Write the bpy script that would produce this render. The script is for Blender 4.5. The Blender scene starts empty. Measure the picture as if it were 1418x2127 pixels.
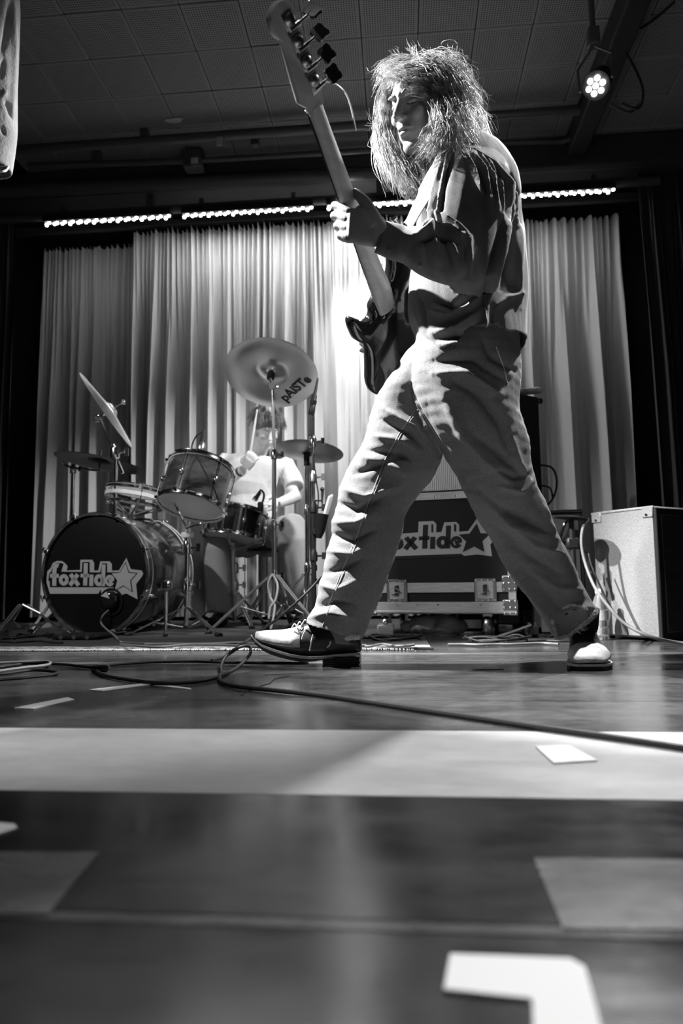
import bpy, math, random
import numpy as np
from mathutils import Vector, Matrix
from mathutils.bvhtree import BVHTree
PI = math.pi
rnd = random.Random(7)
npr = np.random.RandomState(5)
scene = bpy.context.scene
C = scene.collection

# ------------------------------------------------------------------ camera
YAW, PITCH, ROLL, FPX, CH = .0859, .1088, -.01115, 1418.0, .23
def _axes():
    cy, sy = math.cos(YAW), math.sin(YAW); cp, sp = math.cos(PITCH), math.sin(PITCH)
    cr, sr = math.cos(ROLL), math.sin(ROLL)
    f = Vector((-sy*cp, cy*cp, sp)); r = Vector((cy, sy, 0)); u = r.cross(f)
    return cr*r + sr*u, -sr*r + cr*u, f
R_, U_, F_ = _axes()
EYE = Vector((0, 0, CH))
cam_d = bpy.data.cameras.new('camera'); cam = bpy.data.objects.new('camera', cam_d); C.objects.link(cam)
cam_d.sensor_fit = 'HORIZONTAL'; cam_d.sensor_width = 24; cam_d.lens = 24*FPX/1418
cam_d.clip_start = .02; cam_d.clip_end = 60
cam.matrix_world = Matrix(((R_.x, U_.x, -F_.x, 0), (R_.y, U_.y, -F_.y, 0), (R_.z, U_.z, -F_.z, CH), (0, 0, 0, 1)))
cam_d.dof.use_dof = True; cam_d.dof.focus_distance = 1.98; cam_d.dof.aperture_fstop = 3.2
scene.camera = cam
def ray(px, py):
    return F_ + (px-709)/FPX*R_ - (py-1063.5)/FPX*U_
def W(px, py, Y):                       # photo pixel -> point of the room at depth Y
    d = ray(px, py); return EYE + d*(Y/d.y)
def FL(px, py, z=0):                    # photo pixel -> point on the floor
    d = ray(px, py); return EYE + d*((z-CH)/d.z)
_R, _U, _F = (np.array(v) for v in (R_, U_, F_))
def PX(co):                             # points -> photo pixels (for measuring)
    q = co - np.array([0, 0, CH]); d = q@_F
    return np.stack([709+FPX*(q@_R)/d, 1063.5-FPX*(q@_U)/d], -1)

# ------------------------------------------------------------------ world, lights, exposure
w = bpy.data.worlds.new('world'); scene.world = w; w.use_nodes = True
w.node_tree.nodes['Background'].inputs[0].default_value = (1, 1, 1, 1)
w.node_tree.nodes['Background'].inputs[1].default_value = .006
scene.view_settings.view_transform = 'Standard'; scene.view_settings.look = 'None'
scene.view_settings.gamma = 1; scene.view_settings.use_curve_mapping = False
scene.view_settings.exposure = 0.0
def aim(o, loc, tgt):
    o.location = loc; o.rotation_euler = (Vector(tgt)-Vector(loc)).to_track_quat('-Z', 'Y').to_euler()
def spot(name, loc, tgt, power, deg, blend=.5, size=.05):
    l = bpy.data.lights.new(name, 'SPOT'); l.energy = power; l.spot_size = math.radians(deg); l.spot_blend = blend
    l.shadow_soft_size = size; o = bpy.data.objects.new(name, l); C.objects.link(o); aim(o, loc, tgt); return o
def area(name, loc, tgt, power, sx, sy):
    l = bpy.data.lights.new(name, 'AREA'); l.shape = 'RECTANGLE'; l.size = sx; l.size_y = sy; l.energy = power
    o = bpy.data.objects.new(name, l); C.objects.link(o); aim(o, loc, tgt); return o
LAMP = W(1237, 178, 3.0)
spot('light_stage_left', (-1.75, 1.97, 2.8), (.06, 1.97, .9), 2300, 38, .5, .03)
spot('light_stage_right', (LAMP.x-.03, LAMP.y-.08, LAMP.z-.06), (.12, 1.9, 1.15), 560, 66, .6, .04)
spot('light_right_wing', (1.35, 2.1, 3.1), (.2, 1.85, 1.35), 560, 30, .6, .04)
spot('light_drummer', (.9, 2.75, 2.6), (-.75, 4.05, .8), 480, 50, .6, .06)
spot('light_drums_front', (-2.6, 1.2, 2.6), (-.9, 3.6, .5), 260, 52, .7, .06)
spot('light_curtain_hot', (-.3, 4.38, 2.9), (-.22, 4.8, 1.9), 80, 125, .9, .05)
spot('light_curtain_pool', (-.35, 4.0, 2.9), (-.17, 4.66, 2.0), 330, 46, 1., .05)
spot('light_case', (-1.6, .9, 3.05), (.25, 3.1, .35), 850, 25, .5, .04)
spot('light_apron_fill', (-.25, .25, 3.1), (-.3, .88, 0), 120, 46, .8, .3)  # added overhead spot, lifts the front floor boards, no such fixture known
area('light_front_fill', (.3, -1.6, 2.6), (.1, 2.0, .6), 1, 1.6, .6)
spot('light_ceiling_fill', (.6, -.7, .7), (.3, 3.4, 3.2), 60, 22, 1., .1)  # invented lamp behind the camera, added to brighten the ceiling tiles

# ------------------------------------------------------------------ materials
def mat(name, c, rough=.6, metal=0., noise=None, bump=None, spec=.5, sheen=0, emit=0, trans=0, coat=0, aniso=None):
    m = bpy.data.materials.new(name); m.use_nodes = True
    nt = m.node_tree; b = nt.nodes['Principled BSDF']
    b.inputs['Base Color'].default_value = (c, c, c, 1)
    b.inputs['Roughness'].default_value = rough; b.inputs['Metallic'].default_value = metal
    b.inputs['Specular IOR Level'].default_value = spec
    b.inputs['Coat Weight'].default_value = coat
    if sheen: b.inputs['Sheen Weight'].default_value = sheen
    if trans: b.inputs['Transmission Weight'].default_value = trans
    if emit:
        b.inputs['Emission Color'].default_value = (1, 1, 1, 1); b.inputs['Emission Strength'].default_value = emit
    tc = nt.nodes.new('ShaderNodeTexCoord'); src = tc.outputs['Object']
    if aniso:
        mp = nt.nodes.new('ShaderNodeMapping'); mp.inputs['Scale'].default_value = aniso
        nt.links.new(src, mp.inputs[0]); src = mp.outputs[0]
    if noise:                           # (scale, low colour, high colour)
        n = nt.nodes.new('ShaderNodeTexNoise'); n.inputs['Scale'].default_value = noise[0]; n.inputs['Detail'].default_value = 6
        r = nt.nodes.new('ShaderNodeValToRGB')
        r.color_ramp.elements[0].position = .35; r.color_ramp.elements[1].position = .65
        r.color_ramp.elements[0].color = (noise[1],)*3+(1,); r.color_ramp.elements[1].color = (noise[2],)*3+(1,)
        nt.links.new(src, n.inputs[0]); nt.links.new(n.outputs[0], r.inputs[0]); nt.links.new(r.outputs[0], b.inputs['Base Color'])
    if bump:                            # (scale, strength, distance)
        n = nt.nodes.new('ShaderNodeTexNoise'); n.inputs['Scale'].default_value = bump[0]; n.inputs['Detail'].default_value = 5
        bp = nt.nodes.new('ShaderNodeBump'); bp.inputs['Strength'].default_value = bump[1]; bp.inputs['Distance'].default_value = bump[2]
        nt.links.new(src, n.inputs[0]); nt.links.new(n.outputs[0], bp.inputs['Height']); nt.links.new(bp.outputs[0], b.inputs['Normal'])
    return m
M = dict(
    black=mat('black_paint', .012, .5, spec=.3), black_gloss=mat('black_gloss', .012, .12, coat=.6), tolex=mat('black_tolex', .012, .6, spec=.2, bump=(900, .5, .002)),
    grey_tolex=mat('grey_tolex', .3, .6, noise=(420, .17, .25), bump=(420, .8, .003), aniso=(1, 1, .35)),
    grille=mat('dark_grille', .03, .8), pale_grille=mat('pale_grille', .62, .8, noise=(500, .5, .75)),
    chrome=mat('chrome', .82, .12, 1), steel=mat('steel', .5, .3, 1), alu=mat('aluminium', .62, .35, .7, noise=(60, .5, .7), aniso=(.1, 1, 6)),
    bronze=mat('bronze_cymbal', .42, .28, .9, noise=(9, .32, .5)), dark_bronze=mat('dark_cymbal', .05, .4, .7),
    drumhead=mat('drumhead', .75, .45), clear_head=mat('coated_head', .85, .5, trans=.5), black_head=mat('black_head', .006, .45, spec=.15), vinyl=mat('pale_vinyl', .36, .5),
    shell=mat('drum_wrap', .04, .16, coat=.8, noise=(7, .015, .09), aniso=(1, 1, 3)), hoopwhite=mat('hoop_inlay', .6, .3),
    shirt=mat('shirt_cloth', .2, .85, noise=(12, .13, .19), bump=(330, .55, .003), sheen=.2, aniso=(3, 3, .5)),
    denim=mat('denim', .3, .9, noise=(420, .17, .31), bump=(650, .9, .0025), sheen=.05),
    thread=mat('frayed_thread', .75, .9), skin=mat('skin', .24, .5, bump=(120, .25, .001)), pale_skin=mat('pale_skin', .55, .55),
    hair=mat('hair', .3, .36, noise=(45, .06, .6), spec=.8), hair2=mat('brown_hair', .12, .45, noise=(20, .06, .2)), lash=mat('brow_hair', .03, .7),
    leather=mat('shoe_leather', .03, .28, bump=(60, .5, .003)), worn=mat('worn_leather', .62, .5, noise=(40, .45, .75), bump=(45, .6, .004)), sole=mat('stacked_sole', .02, .5), welt=mat('welt', .4, .5),
    maple=mat('maple_neck', .42, .32, noise=(8, .36, .48), aniso=(1, 1, 8)), rosewood=mat('rosewood', .03, .4), strap=mat('guitar_strap', .2, .8, bump=(400, .4, .002)),
    tee=mat('white_tee', .6, .9, bump=(20, .2, .02)), pale_denim=mat('pale_denim', .3, .9, noise=(300, .24, .36)),
    wood=mat('drumstick_wood', .6, .5), cable=mat('cable_rubber', .015, .5, spec=.25), cable2=mat('grey_cable', .16, .45), tape=mat('white_tape', .7, .6), white=mat('white_plastic', .8, .4),
    cloth=mat('pale_cloth', .4, .9, noise=(22, .25, .5), bump=(90, .5, .004)), plastic=mat('clear_plastic', .9, .08, trans=.92), water=mat('water', .9, .02, trans=1),
    led=mat('led_lens', 1, .4, emit=14), led_hot=mat('led_lens_hot', 1, .4, emit=45), pipe=mat('painted_pipe', .06, .45), duct=mat('painted_duct', .045, .6, bump=(6, .4, .02)), dark=mat('dark_interior', .006, .9),
    flake=mat('bare_plaster', .45, .9), rug=mat('drum_rug', .35, .95, noise=(60, .06, .6), aniso=(1, 3, 1)), rugdark=mat('dark_rug', .03, .95), wall=mat('black_wall', .012, .8), sleeve=mat('pale_sleeve_cloth', .5, .9, noise=(14, .36, .55), bump=(140, .5, .004)))

nt = M['clear_head'].node_tree; tr_ = nt.nodes.new('ShaderNodeBsdfTranslucent'); tr_.inputs[0].default_value = (.95, .95, .95, 1); mxs = nt.nodes.new('ShaderNodeMixShader'); mxs.inputs[0].default_value = .6
M['clear_head'].node_tree.nodes['Principled BSDF'].inputs['Transmission Weight'].default_value = 0
nt.links.new(nt.nodes['Principled BSDF'].outputs[0], mxs.inputs[1]); nt.links.new(tr_.outputs[0], mxs.inputs[2]); nt.links.new(mxs.outputs[0], nt.nodes['Material Output'].inputs[0])
# ------------------------------------------------------------------ mesh helpers
class MB:
    def __init__(s): s.v = []; s.f = []
    def add(s, v, f):
        o = len(s.v); s.v += [tuple(p) for p in v]; s.f += [tuple(i+o for i in q) for q in f]; return s
    def box(s, c, size, rot=None, bev=0):
        hx, hy, hz = (k/2 for k in size); c = Vector(c)
        if bev:                              # chamfered box
            b = min(bev, hx*.9, hy*.9, hz*.9); vs = []; key = {}
            for sx in (-1, 1):
                for sy in (-1, 1):
                    for sz in (-1, 1):
                        for ax in range(3):
                            p = [sx*hx, sy*hy, sz*hz]
                            for k, h in enumerate((hx, hy, hz)):
                                if k != ax: p[k] = (sx, sy, sz)[k]*(h-b)
                            key[(sx, sy, sz, ax)] = len(vs); vs.append(Vector(p))
            fs = []
            for sg in (-1, 1):
                for ax in range(3):
                    o = [(-1, -1), (1, -1), (1, 1), (-1, 1)]; q = []
                    for a, bb in o:
                        t = [0, 0, 0]; t[ax] = sg; t[(ax+1) % 3] = a; t[(ax+2) % 3] = bb; q.append(key[(*t, ax)])
                    fs.append(q if sg > 0 else q[::-1])
            for ax in range(3):
                a1, a2 = (ax+1) % 3, (ax+2) % 3
                for s1 in (-1, 1):
                    for s2 in (-1, 1):
                        t0 = [0]*3; t0[ax] = -1; t0[a1] = s1; t0[a2] = s2; t1 = list(t0); t1[ax] = 1
                        q = [key[(*t0, a1)], key[(*t1, a1)], key[(*t1, a2)], key[(*t0, a2)]]
                        fs.append(q if s1*s2 < 0 else q[::-1])
            for sx in (-1, 1):
                for sy in (-1, 1):
                    for sz in (-1, 1):
                        q = [key[(sx, sy, sz, k)] for k in range(3)]; fs.append(q if sx*sy*sz > 0 else q[::-1])
        else:
            vs = [Vector((x, y, z)) for x in (-hx, hx) for y in (-hy, hy) for z in (-hz, hz)]
            fs = [(0, 1, 3, 2), (4, 6, 7, 5), (0, 4, 5, 1), (2, 3, 7, 6), (0, 2, 6, 4), (1, 5, 7, 3)]
        if rot is not None: vs = [rot @ p for p in vs]
        return s.add([p+c for p in vs], fs)
    def tube(s, pts, r, n=8, cap=True, flat=1., up=None):
        pts = [Vector(p) for p in pts]; k = len(pts)
        rs = [float(q) for q in r] if hasattr(r, '__len__') else [float(r)]*k
        t0 = (pts[1]-pts[0]).normalized(); a = Vector(up) if up else (Vector((0, 0, 1)) if abs(t0.z) < .9 else Vector((1, 0, 0)))
        a = (a-a.dot(t0)*t0).normalized(); vs = []
        for i, p in enumerate(pts):
            t = (pts[min(i+1, k-1)]-pts[max(i-1, 0)]).normalized()
            a = (a-a.dot(t)*t).normalized(); b = t.cross(a)
            for j in range(n):
                q = 2*PI*j/n; vs.append(p+rs[i]*(math.cos(q)*a*flat+math.sin(q)*b))
        fs = [(i*n+j, i*n+(j+1) % n, (i+1)*n+(j+1) % n, (i+1)*n+j) for i in range(k-1) for j in range(n)]
        if cap: fs += [tuple(range(n))[::-1], tuple((k-1)*n+j for j in range(n))]
        return s.add(vs, fs)
    def lathe(s, prof, o=(0, 0, 0), ax=(0, 0, 1), n=40, cap=True):   # prof: (radius, height)
        o = Vector(o); ax = Vector(ax).normalized(); a = Vector((1, 0, 0)) if abs(ax.x) < .9 else Vector((0, 1, 0))
        a = (a-a.dot(ax)*ax).normalized(); b = ax.cross(a); vs = []
        for r, h in prof:
            for j in range(n):
                q = 2*PI*j/n; vs.append(o+ax*h+max(r, 1e-5)*(math.cos(q)*a+math.sin(q)*b))
        k = len(prof); fs = [(i*n+j, i*n+(j+1) % n, (i+1)*n+(j+1) % n, (i+1)*n+j) for i in range(k-1) for j in range(n)]
        if cap: fs += [tuple(range(n))[::-1], tuple((k-1)*n+j for j in range(n))]
        return s.add(vs, fs)
    def ball(s, c, r, n=12, sc=(1, 1, 1), rot=None):
        c = Vector(c); vs = []; m = max(4, n//2)
        for i in range(m+1):
            th = PI*i/m
            for j in range(n):
                ph = 2*PI*j/n; p = Vector((math.sin(th)*math.cos(ph)*r*sc[0], math.sin(th)*math.sin(ph)*r*sc[1], math.cos(th)*r*sc[2]))
                vs.append(c+(rot @ p if rot is not None else p))
        return s.add(vs, [(i*n+j, (i+1)*n+j, (i+1)*n+(j+1) % n, i*n+(j+1) % n) for i in range(m) for j in range(n)])
    def prism(s, poly, base, ex, ey, ez, h):           # polygon in plane (ex, ey), thickness h along ez
        base, ex, ey, ez = Vector(base), Vector(ex), Vector(ey), Vector(ez); n = len(poly)
        vs = [base+ex*x+ey*y for x, y in poly]+[base+ex*x+ey*y+ez*h for x, y in poly]
        return s.add(vs, [tuple(range(n))[::-1], tuple(range(n, 2*n))]+[(i, (i+1) % n, n+(i+1) % n, n+i) for i in range(n)])
    def rings(s, rings, cap=True):
        n = len(rings[0]); k = len(rings); vs = [p for r in rings for p in r]
        fs = [(i*n+j, i*n+(j+1) % n, (i+1)*n+(j+1) % n, (i+1)*n+j) for i in range(k-1) for j in range(n)]
        if cap: fs += [tuple(range(n))[::-1], tuple((k-1)*n+j for j in range(n))]
        return s.add(vs, fs)
    def mesh(s, name, m=None, smooth=True):
        me = bpy.data.meshes.new(name); me.from_pydata(s.v, [], s.f); me.validate()
        if m is not None: me.materials.append(m)
        me.shade_smooth() if smooth else me.shade_flat()
        return me
def autosmooth(me, ang=40):
    me.shade_smooth(); me.set_sharp_from_angle(angle=math.radians(ang))
def fixn(me):
    import bmesh
    b = bmesh.new(); b.from_mesh(me); bmesh.ops.recalc_face_normals(b, faces=b.faces); b.to_mesh(me); b.free()
def obj(name, mb, m, parent=None, smooth=True, kind=None, label=None, ang=40):
    me = mb if isinstance(mb, bpy.types.Mesh) else mb.mesh(name, m)
    if not isinstance(mb, bpy.types.Mesh): fixn(me)
    if smooth: autosmooth(me, ang)
    else: me.shade_flat()
    o = bpy.data.objects.new(name, me); C.objects.link(o)
    if parent is not None:
        o.parent = parent; o.matrix_parent_inverse = world_inv(parent)
    if kind: o['kind'] = kind
    if label: o['label'] = label
    return o
def world_mat(o):
    m = Matrix.LocRotScale(o.location, o.rotation_euler, o.scale)
    return world_mat(o.parent) @ o.matrix_parent_inverse @ m if o.parent else m
def world_inv(o): return world_mat(o).inverted()
def thing(name, label, cat, loc=(0, 0, 0), group=None):
    o = bpy.data.objects.new(name, None); C.objects.link(o); o.location = loc; o.empty_display_size = .05
    o['label'] = label; o['category'] = cat
    if group: o['group'] = group
    return o
def tag(o, label, cat, group=None):
    o['label'] = label; o['category'] = cat
    if group: o['group'] = group
    return o
def struct(name, mb, m, parent=None, **k):
    o = obj(name, mb, m, parent, **k)
    if parent is None: o['kind'] = 'structure'
    return o
def catmull(pts, sub=6, closed=False):
    pts = [Vector(p) for p in pts]; n = len(pts); out = []
    for i in range(n if closed else n-1):
        p0, p1, p2, p3 = (pts[(i+k) % n] if closed else pts[min(max(i+k, 0), n-1)] for k in (-1, 0, 1, 2))
        for j in range(sub):
            t = j/sub; out.append(.5*((2*p1)+(p2-p0)*t+(2*p0-5*p1+4*p2-p3)*t*t+(3*p1-p0-3*p2+p3)*t**3))
    if not closed: out.append(pts[-1])
    return out
def loft(st, n=28, sub=5, sq=2.2, cap=True):
    """st: (pxL, pyL, pxR, pyR, Y, half depth[, forward bulge]) -> closed body with real depth"""
    A = []
    for s_ in st:
        l = W(s_[0], s_[1], s_[4]); r = W(s_[2], s_[3], s_[4]); A.append((*l, *r, s_[5]))
    A = np.array(A); k = len(A); out = []
    for i in range(k-1):
        p0, p1, p2, p3 = (A[min(max(i+q, 0), k-1)] for q in (-1, 0, 1, 2))
        for j in range(sub):
            t = j/sub; out.append(.5*((2*p1)+(p2-p0)*t+(2*p0-5*p1+4*p2-p3)*t*t+(3*p1-p0-3*p2+p3)*t**3))
    out.append(A[-1]); rg = []
    for q in out:
        l, r, d = q[:3], q[3:6], q[6]; c = (l+r)/2; a = (r-l)/2; b = np.array([0, 1., 0])*d
        ring = []
        for j in range(n):
            th = 2*PI*j/n; cx, sx = math.cos(th), math.sin(th)
            ring.append(tuple(c+a*math.copysign(abs(cx)**(2/sq), cx)+b*math.copysign(abs(sx)**(2/sq), sx)))
        rg.append(ring)
    return MB().rings(rg, cap)
def remesh(mbs, voxel, smooth=2, name='m', mt=None):
    big = MB()
    for b in mbs: big.add(b.v, b.f)
    me = big.mesh(name); fixn(me)
    o = bpy.data.objects.new('tmp', me); C.objects.link(o)
    r = o.modifiers.new('r', 'REMESH'); r.mode = 'VOXEL'; r.voxel_size = voxel
    if smooth:
        sm = o.modifiers.new('s', 'SMOOTH'); sm.iterations = smooth; sm.factor = .5
    dg = bpy.context.evaluated_depsgraph_get(); out = bpy.data.meshes.new_from_object(o.evaluated_get(dg))
    bpy.data.objects.remove(o); out.name = name; out.materials.clear()
    if mt: out.materials.append(mt)
    return out
def getco(me):
    a = np.empty(len(me.vertices)*3); me.vertices.foreach_get('co', a); return a.reshape(-1, 3)
def getno(me):
    a = np.empty(len(me.vertices)*3); me.vertices.foreach_get('normal', a); return a.reshape(-1, 3)
def setco(me, co):
    me.vertices.foreach_set('co', co.ravel()); me.update()
def segdist(p, pts):                     # distance of 2-D points to a polyline, and position along it 0..1
    best = np.full(len(p), 1e9); tt = np.zeros(len(p)); L = len(pts)-1
    for i in range(L):
        a = np.array(pts[i], float); b = np.array(pts[i+1], float); d = b-a
        t = np.clip(((p-a)@d)/(d@d), 0, 1); q = np.hypot(*(p-a-t[:, None]*d).T)
        m = q < best; best[m] = q[m]; tt[m] = (i+t[m])/L
    return best, tt
def folds(me, cr):                       # cr: (polyline px, width px, height m): ridges (+) and creases (-)
    co = getco(me); no = getno(me); p = PX(co); h = np.zeros(len(co))
    for pts, wd, ht in cr:
        d, t = segdist(p, pts); h += 1.25*ht*(np.exp(-(d/(wd*.62))**2)*.6+.5*np.exp(-(d/(wd*1.3))**2))*np.sin(np.clip(t, .03, .97)*PI)**.5
    setco(me, co+no*h[:, None])
def ripple(me, amp, fx, fy, seed=0, warp=1.):
    co = getco(me); no = getno(me); r = np.random.RandomState(seed); h = np.zeros(len(co))
    for k in range(7):
        d = r.normal(size=3)*np.array(fx); ph = r.rand()*6.28; d2 = r.normal(size=3)*np.array(fy); h += np.sin(co@d+ph+warp*np.sin(co@d2+r.rand()*6))/7
    setco(me, co+no*(amp*h)[:, None])
def cutfaces(me, pred):                   # pred(centres, normals) -> mask of faces to remove
    import bmesh
    b = bmesh.new(); b.from_mesh(me); b.faces.ensure_lookup_table()
    c = np.array([f.calc_center_median() for f in b.faces]); n = np.array([f.normal for f in b.faces]); m = pred(c, n)
    bmesh.ops.delete(b, geom=[f for f, k in zip(b.faces, m) if k], context='FACES'); b.to_mesh(me); b.free()
def bvh(*os):
    vs = []; fs = []
    for o in os:
        m = world_mat(o); k = len(vs); vs += [m @ v.co for v in o.data.vertices]; fs += [tuple(i+k for i in p.vertices) for p in o.data.polygons]
    return BVHTree.FromPolygons(vs, fs)
def snap(t, px, py, lift=0.):             # point of a surface seen at that pixel
    d = ray(px, py).normalized(); h = t.ray_cast(EYE, d)
    return (h[0]-d*lift) if h[0] is not None else None
def snapline(t, pts, lift=.002, sub=8):
    out = []
    for i in range(len(pts)-1):
        for j in range(sub):
            a = j/sub; q = snap(t, pts[i][0]*(1-a)+pts[i+1][0]*a, pts[i][1]*(1-a)+pts[i+1][1]*a, lift)
            if q is not None: out.append(q)
    return out
def basis(n, up=(0, 0, 1)):
    n = Vector(n).normalized(); x = Vector(up).cross(n).normalized(); return x, n.cross(x), n
# ================================================================== setting
CZ = CH+2.954                       # ceiling height
fm = bpy.data.materials.new('stage_floor'); fm.use_nodes = True
def floor_mat(name, lo, hi, rough, sc=3.):
    m = bpy.data.materials.new(name); m.use_nodes = True; nt = m.node_tree; b = nt.nodes['Principled BSDF']
    tc = nt.nodes.new('ShaderNodeTexCoord'); mp = nt.nodes.new('ShaderNodeMapping'); mp.inputs['Scale'].default_value = (1, 2.2, 1)
    n = nt.nodes.new('ShaderNodeTexNoise'); n.inputs['Scale'].default_value = sc; n.inputs['Detail'].default_value = 9; n.inputs['Roughness'].default_value = .68
    n2 = nt.nodes.new('ShaderNodeTexNoise'); n2.inputs['Scale'].default_value = sc*9; n2.inputs['Detail'].default_value = 6
    mix = nt.nodes.new('ShaderNodeMath'); mix.operation = 'MULTIPLY_ADD'; mix.inputs[1].default_value = .45
    r = nt.nodes.new('ShaderNodeValToRGB'); r.color_ramp.elements[0].position = .48; r.color_ramp.elements[1].position = .95
    r.color_ramp.elements[0].color = (lo,)*3+(1,); r.color_ramp.elements[1].color = (hi,)*3+(1,)
    r2 = nt.nodes.new('ShaderNodeMapRange'); r2.inputs[1].default_value = .4; r2.inputs[2].default_value = .75
    r2.inputs[3].default_value = rough; r2.inputs[4].default_value = rough+.16
    w = nt.nodes.new('ShaderNodeTexVoronoi'); w.feature = 'DISTANCE_TO_EDGE'; w.inputs['Scale'].default_value = 1.1
    bp = nt.nodes.new('ShaderNodeBump'); bp.inputs['Strength'].default_value = .12; bp.inputs['Distance'].default_value = .004
    L = nt.links.new
    L(tc.outputs['Object'], mp.inputs[0]); L(mp.outputs[0], n.inputs[0]); L(mp.outputs[0], n2.inputs[0]); L(n2.outputs[0], mix.inputs[0]); L(n.outputs[0], mix.inputs[2])
    L(mix.outputs[0], r.inputs[0]); L(r.outputs[0], b.inputs['Base Color']); L(n.outputs[0], r2.inputs[0]); L(r2.outputs[0], b.inputs['Roughness'])
    L(n.outputs[0], bp.inputs['Height']); L(bp.outputs[0], b.inputs['Normal']); b.inputs['Specular IOR Level'].default_value = .5
    return m
FM = dict(mid=floor_mat('floor_mid', .015, .08, .17), light=floor_mat('floor_light', .32, .46, .3), line=floor_mat('floor_line', .06, .13, .22), dark=floor_mat('floor_dark', .012, .03, .14), dim=floor_mat('floor_dim', .02, .08, .18))
floor = struct('floor', MB().box((-.2, 2.4, -.035), (6.4, 6.0, .05)), FM['mid'], smooth=False)
def sheet(name, quad, m, t=.0016, z=-.01, label=None):
    p = [FL(*q) for q in quad]; cx = sum(q.x for q in p)/4; mb = MB()
    n = len(p); mb.add([(q.x, q.y, z) for q in p]+[(q.x, q.y, t) for q in p], [tuple(range(n))[::-1], tuple(range(n, 2*n))]+[(i, (i+1) % n, n+(i+1) % n, n+i) for i in range(n)])
    return obj(name, mb, m, floor, smooth=False, label=label)
def strip(y0, y1, m, t=0., x0=-2.6, x1=2.6, sl=0., label=None):
    mb = MB(); g = .0012
    mb.add([(x, y, z) for z in (-.01, t) for x, y in ((x0, y0+g+sl*x0), (x1, y0+g+sl*x1), (x1, y1-g+sl*x1), (x0, y1-g+sl*x0))],
           [(3, 2, 1, 0), (4, 5, 6, 7), (0, 1, 5, 4), (1, 2, 6, 5), (2, 3, 7, 6), (3, 0, 4, 7)])
    return obj('floor_board', mb, m, floor, smooth=False, label=label)
S = lambda py: FL(709, py).y
sl = 0.
for y0, y1, m, lab in ((-.5, S(1932), 'dark', 'dark smooth floor sheet nearest the viewer'), (S(1932), S(1908), 'dim', None), (S(1908), S(1652), 'dark', 'glossy dark floor sheet'),
                       (S(1652), S(1516), 'light', 'pale floor board'), (S(1516), S(1455), 'dim', None), (S(1455), S(1392), 'mid', None), (S(1392), S(1379), 'dark', 'narrow dark strip under the feet'),
                       (S(1379), S(1374), 'line', None), (S(1374), S(1360), 'mid', None), (S(1360), S(1356), 'line', None), (S(1356), S(1335), 'mid', None), (S(1335), 5.2, 'dim', None)):
    strip(y0, y1, FM[m], 0., label=lab)
sheet('floor_sheet', [(-420, 1905), (100, 1900), (205, 1772), (-300, 1772)], FM['line'], .0012, label='scuffed grey floor patch at the left')
sheet('floor_sheet', [(1170, 1932), (2000, 1940), (1800, 1792), (1108, 1785)], FM['line'], .0012, label='scuffed grey floor patch at the right')
def ftape(quad, lab, t=.0022, grp=None):
    p = [FL(*q) for q in quad]; n = len(p); mb = MB()
    mb.add([(q.x, q.y, .0004) for q in p]+[(q.x, q.y, t) for q in p], [tuple(range(n))[::-1], tuple(range(n, 2*n))]+[(i, (i+1) % n, n+(i+1) % n, n+i) for i in range(n)])
    return tag(obj('tape_mark', mb, M['tape'], smooth=False), lab, 'tape')
ftape([(1112, 1553), (1182, 1551), (1240, 1582), (1150, 1588)], 'small white tape rectangle on the pale floor board at right')
ftape([(-60, 1708), (30, 1716), (36, 1724), (-30, 1745)], 'white tape piece at the left edge of the dark floor sheet')
ftape([(935, 1988), (1185, 1998), (1215, 2015), (1245, 2127), (1262, 2200), (1110, 2200), (1105, 2082), (922, 2062)], 'white L shaped tape mark on the floor nearest the viewer')
ftape([(30, 1472), (140, 1450), (155, 1455), (70, 1474)], 'thin worn tape strip on the floor at far left')
ftape([(185, 1434), (330, 1417), (345, 1419), (215, 1437)], 'narrow tape line left of the cable loop')
ftape([(320, 1421), (395, 1430), (398, 1433), (318, 1424)], 'faint tape line crossing the narrow one behind the cable', .0014)
# cracks and chips of the boards: thin dark slivers
mb = MB()
for pts in ([(500, 1445), (530, 1428), (560, 1420), (570, 1410), (600, 1405)], [(550, 1402), (590, 1400), (630, 1399)], [(980, 1390), (1010, 1391), (1045, 1390)]):
    mb.tube([FL(x, y, .0006) for x, y in pts], .0012, 4)
obj('crack', mb, M['black'], floor, kind='stuff')
# ceiling of square perforated tiles
tm = bpy.data.materials.new('acoustic_tile'); tm.use_nodes = True; nt = tm.node_tree; b = nt.nodes['Principled BSDF']; L = nt.links.new
tc = nt.nodes.new('ShaderNodeTexCoord'); mp = nt.nodes.new('ShaderNodeMapping'); mp.inputs['Scale'].default_value = (1/.0135, 1/.0135, 1); mp.inputs['Location'].default_value = (.5, .5, 0)
vo = nt.nodes.new('ShaderNodeTexVoronoi'); vo.voronoi_dimensions = '2D'; vo.inputs['Randomness'].default_value = 0; vo.inputs['Scale'].default_value = 1
sp = nt.nodes.new('ShaderNodeSeparateXYZ'); rp = nt.nodes.new('ShaderNodeValToRGB'); rp.color_ramp.elements[0].position = .22; rp.color_ramp.elements[1].position = .34
rp.color_ramp.elements[0].color = (.012,)*3+(1,); rp.color_ramp.elements[1].color = (.24,)*3+(1,)
mx = nt.nodes.new('ShaderNodeMath'); mx.operation = 'MAXIMUM'; a1 = nt.nodes.new('ShaderNodeMath'); a1.operation = 'ABSOLUTE'; a2 = nt.nodes.new('ShaderNodeMath'); a2.operation = 'ABSOLUTE'
ad = nt.nodes.new('ShaderNodeMath'); ad.operation = 'GREATER_THAN'; ad.inputs[1].default_value = .141; sm = nt.nodes.new('ShaderNodeMath'); sm.operation = 'ADD'
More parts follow.
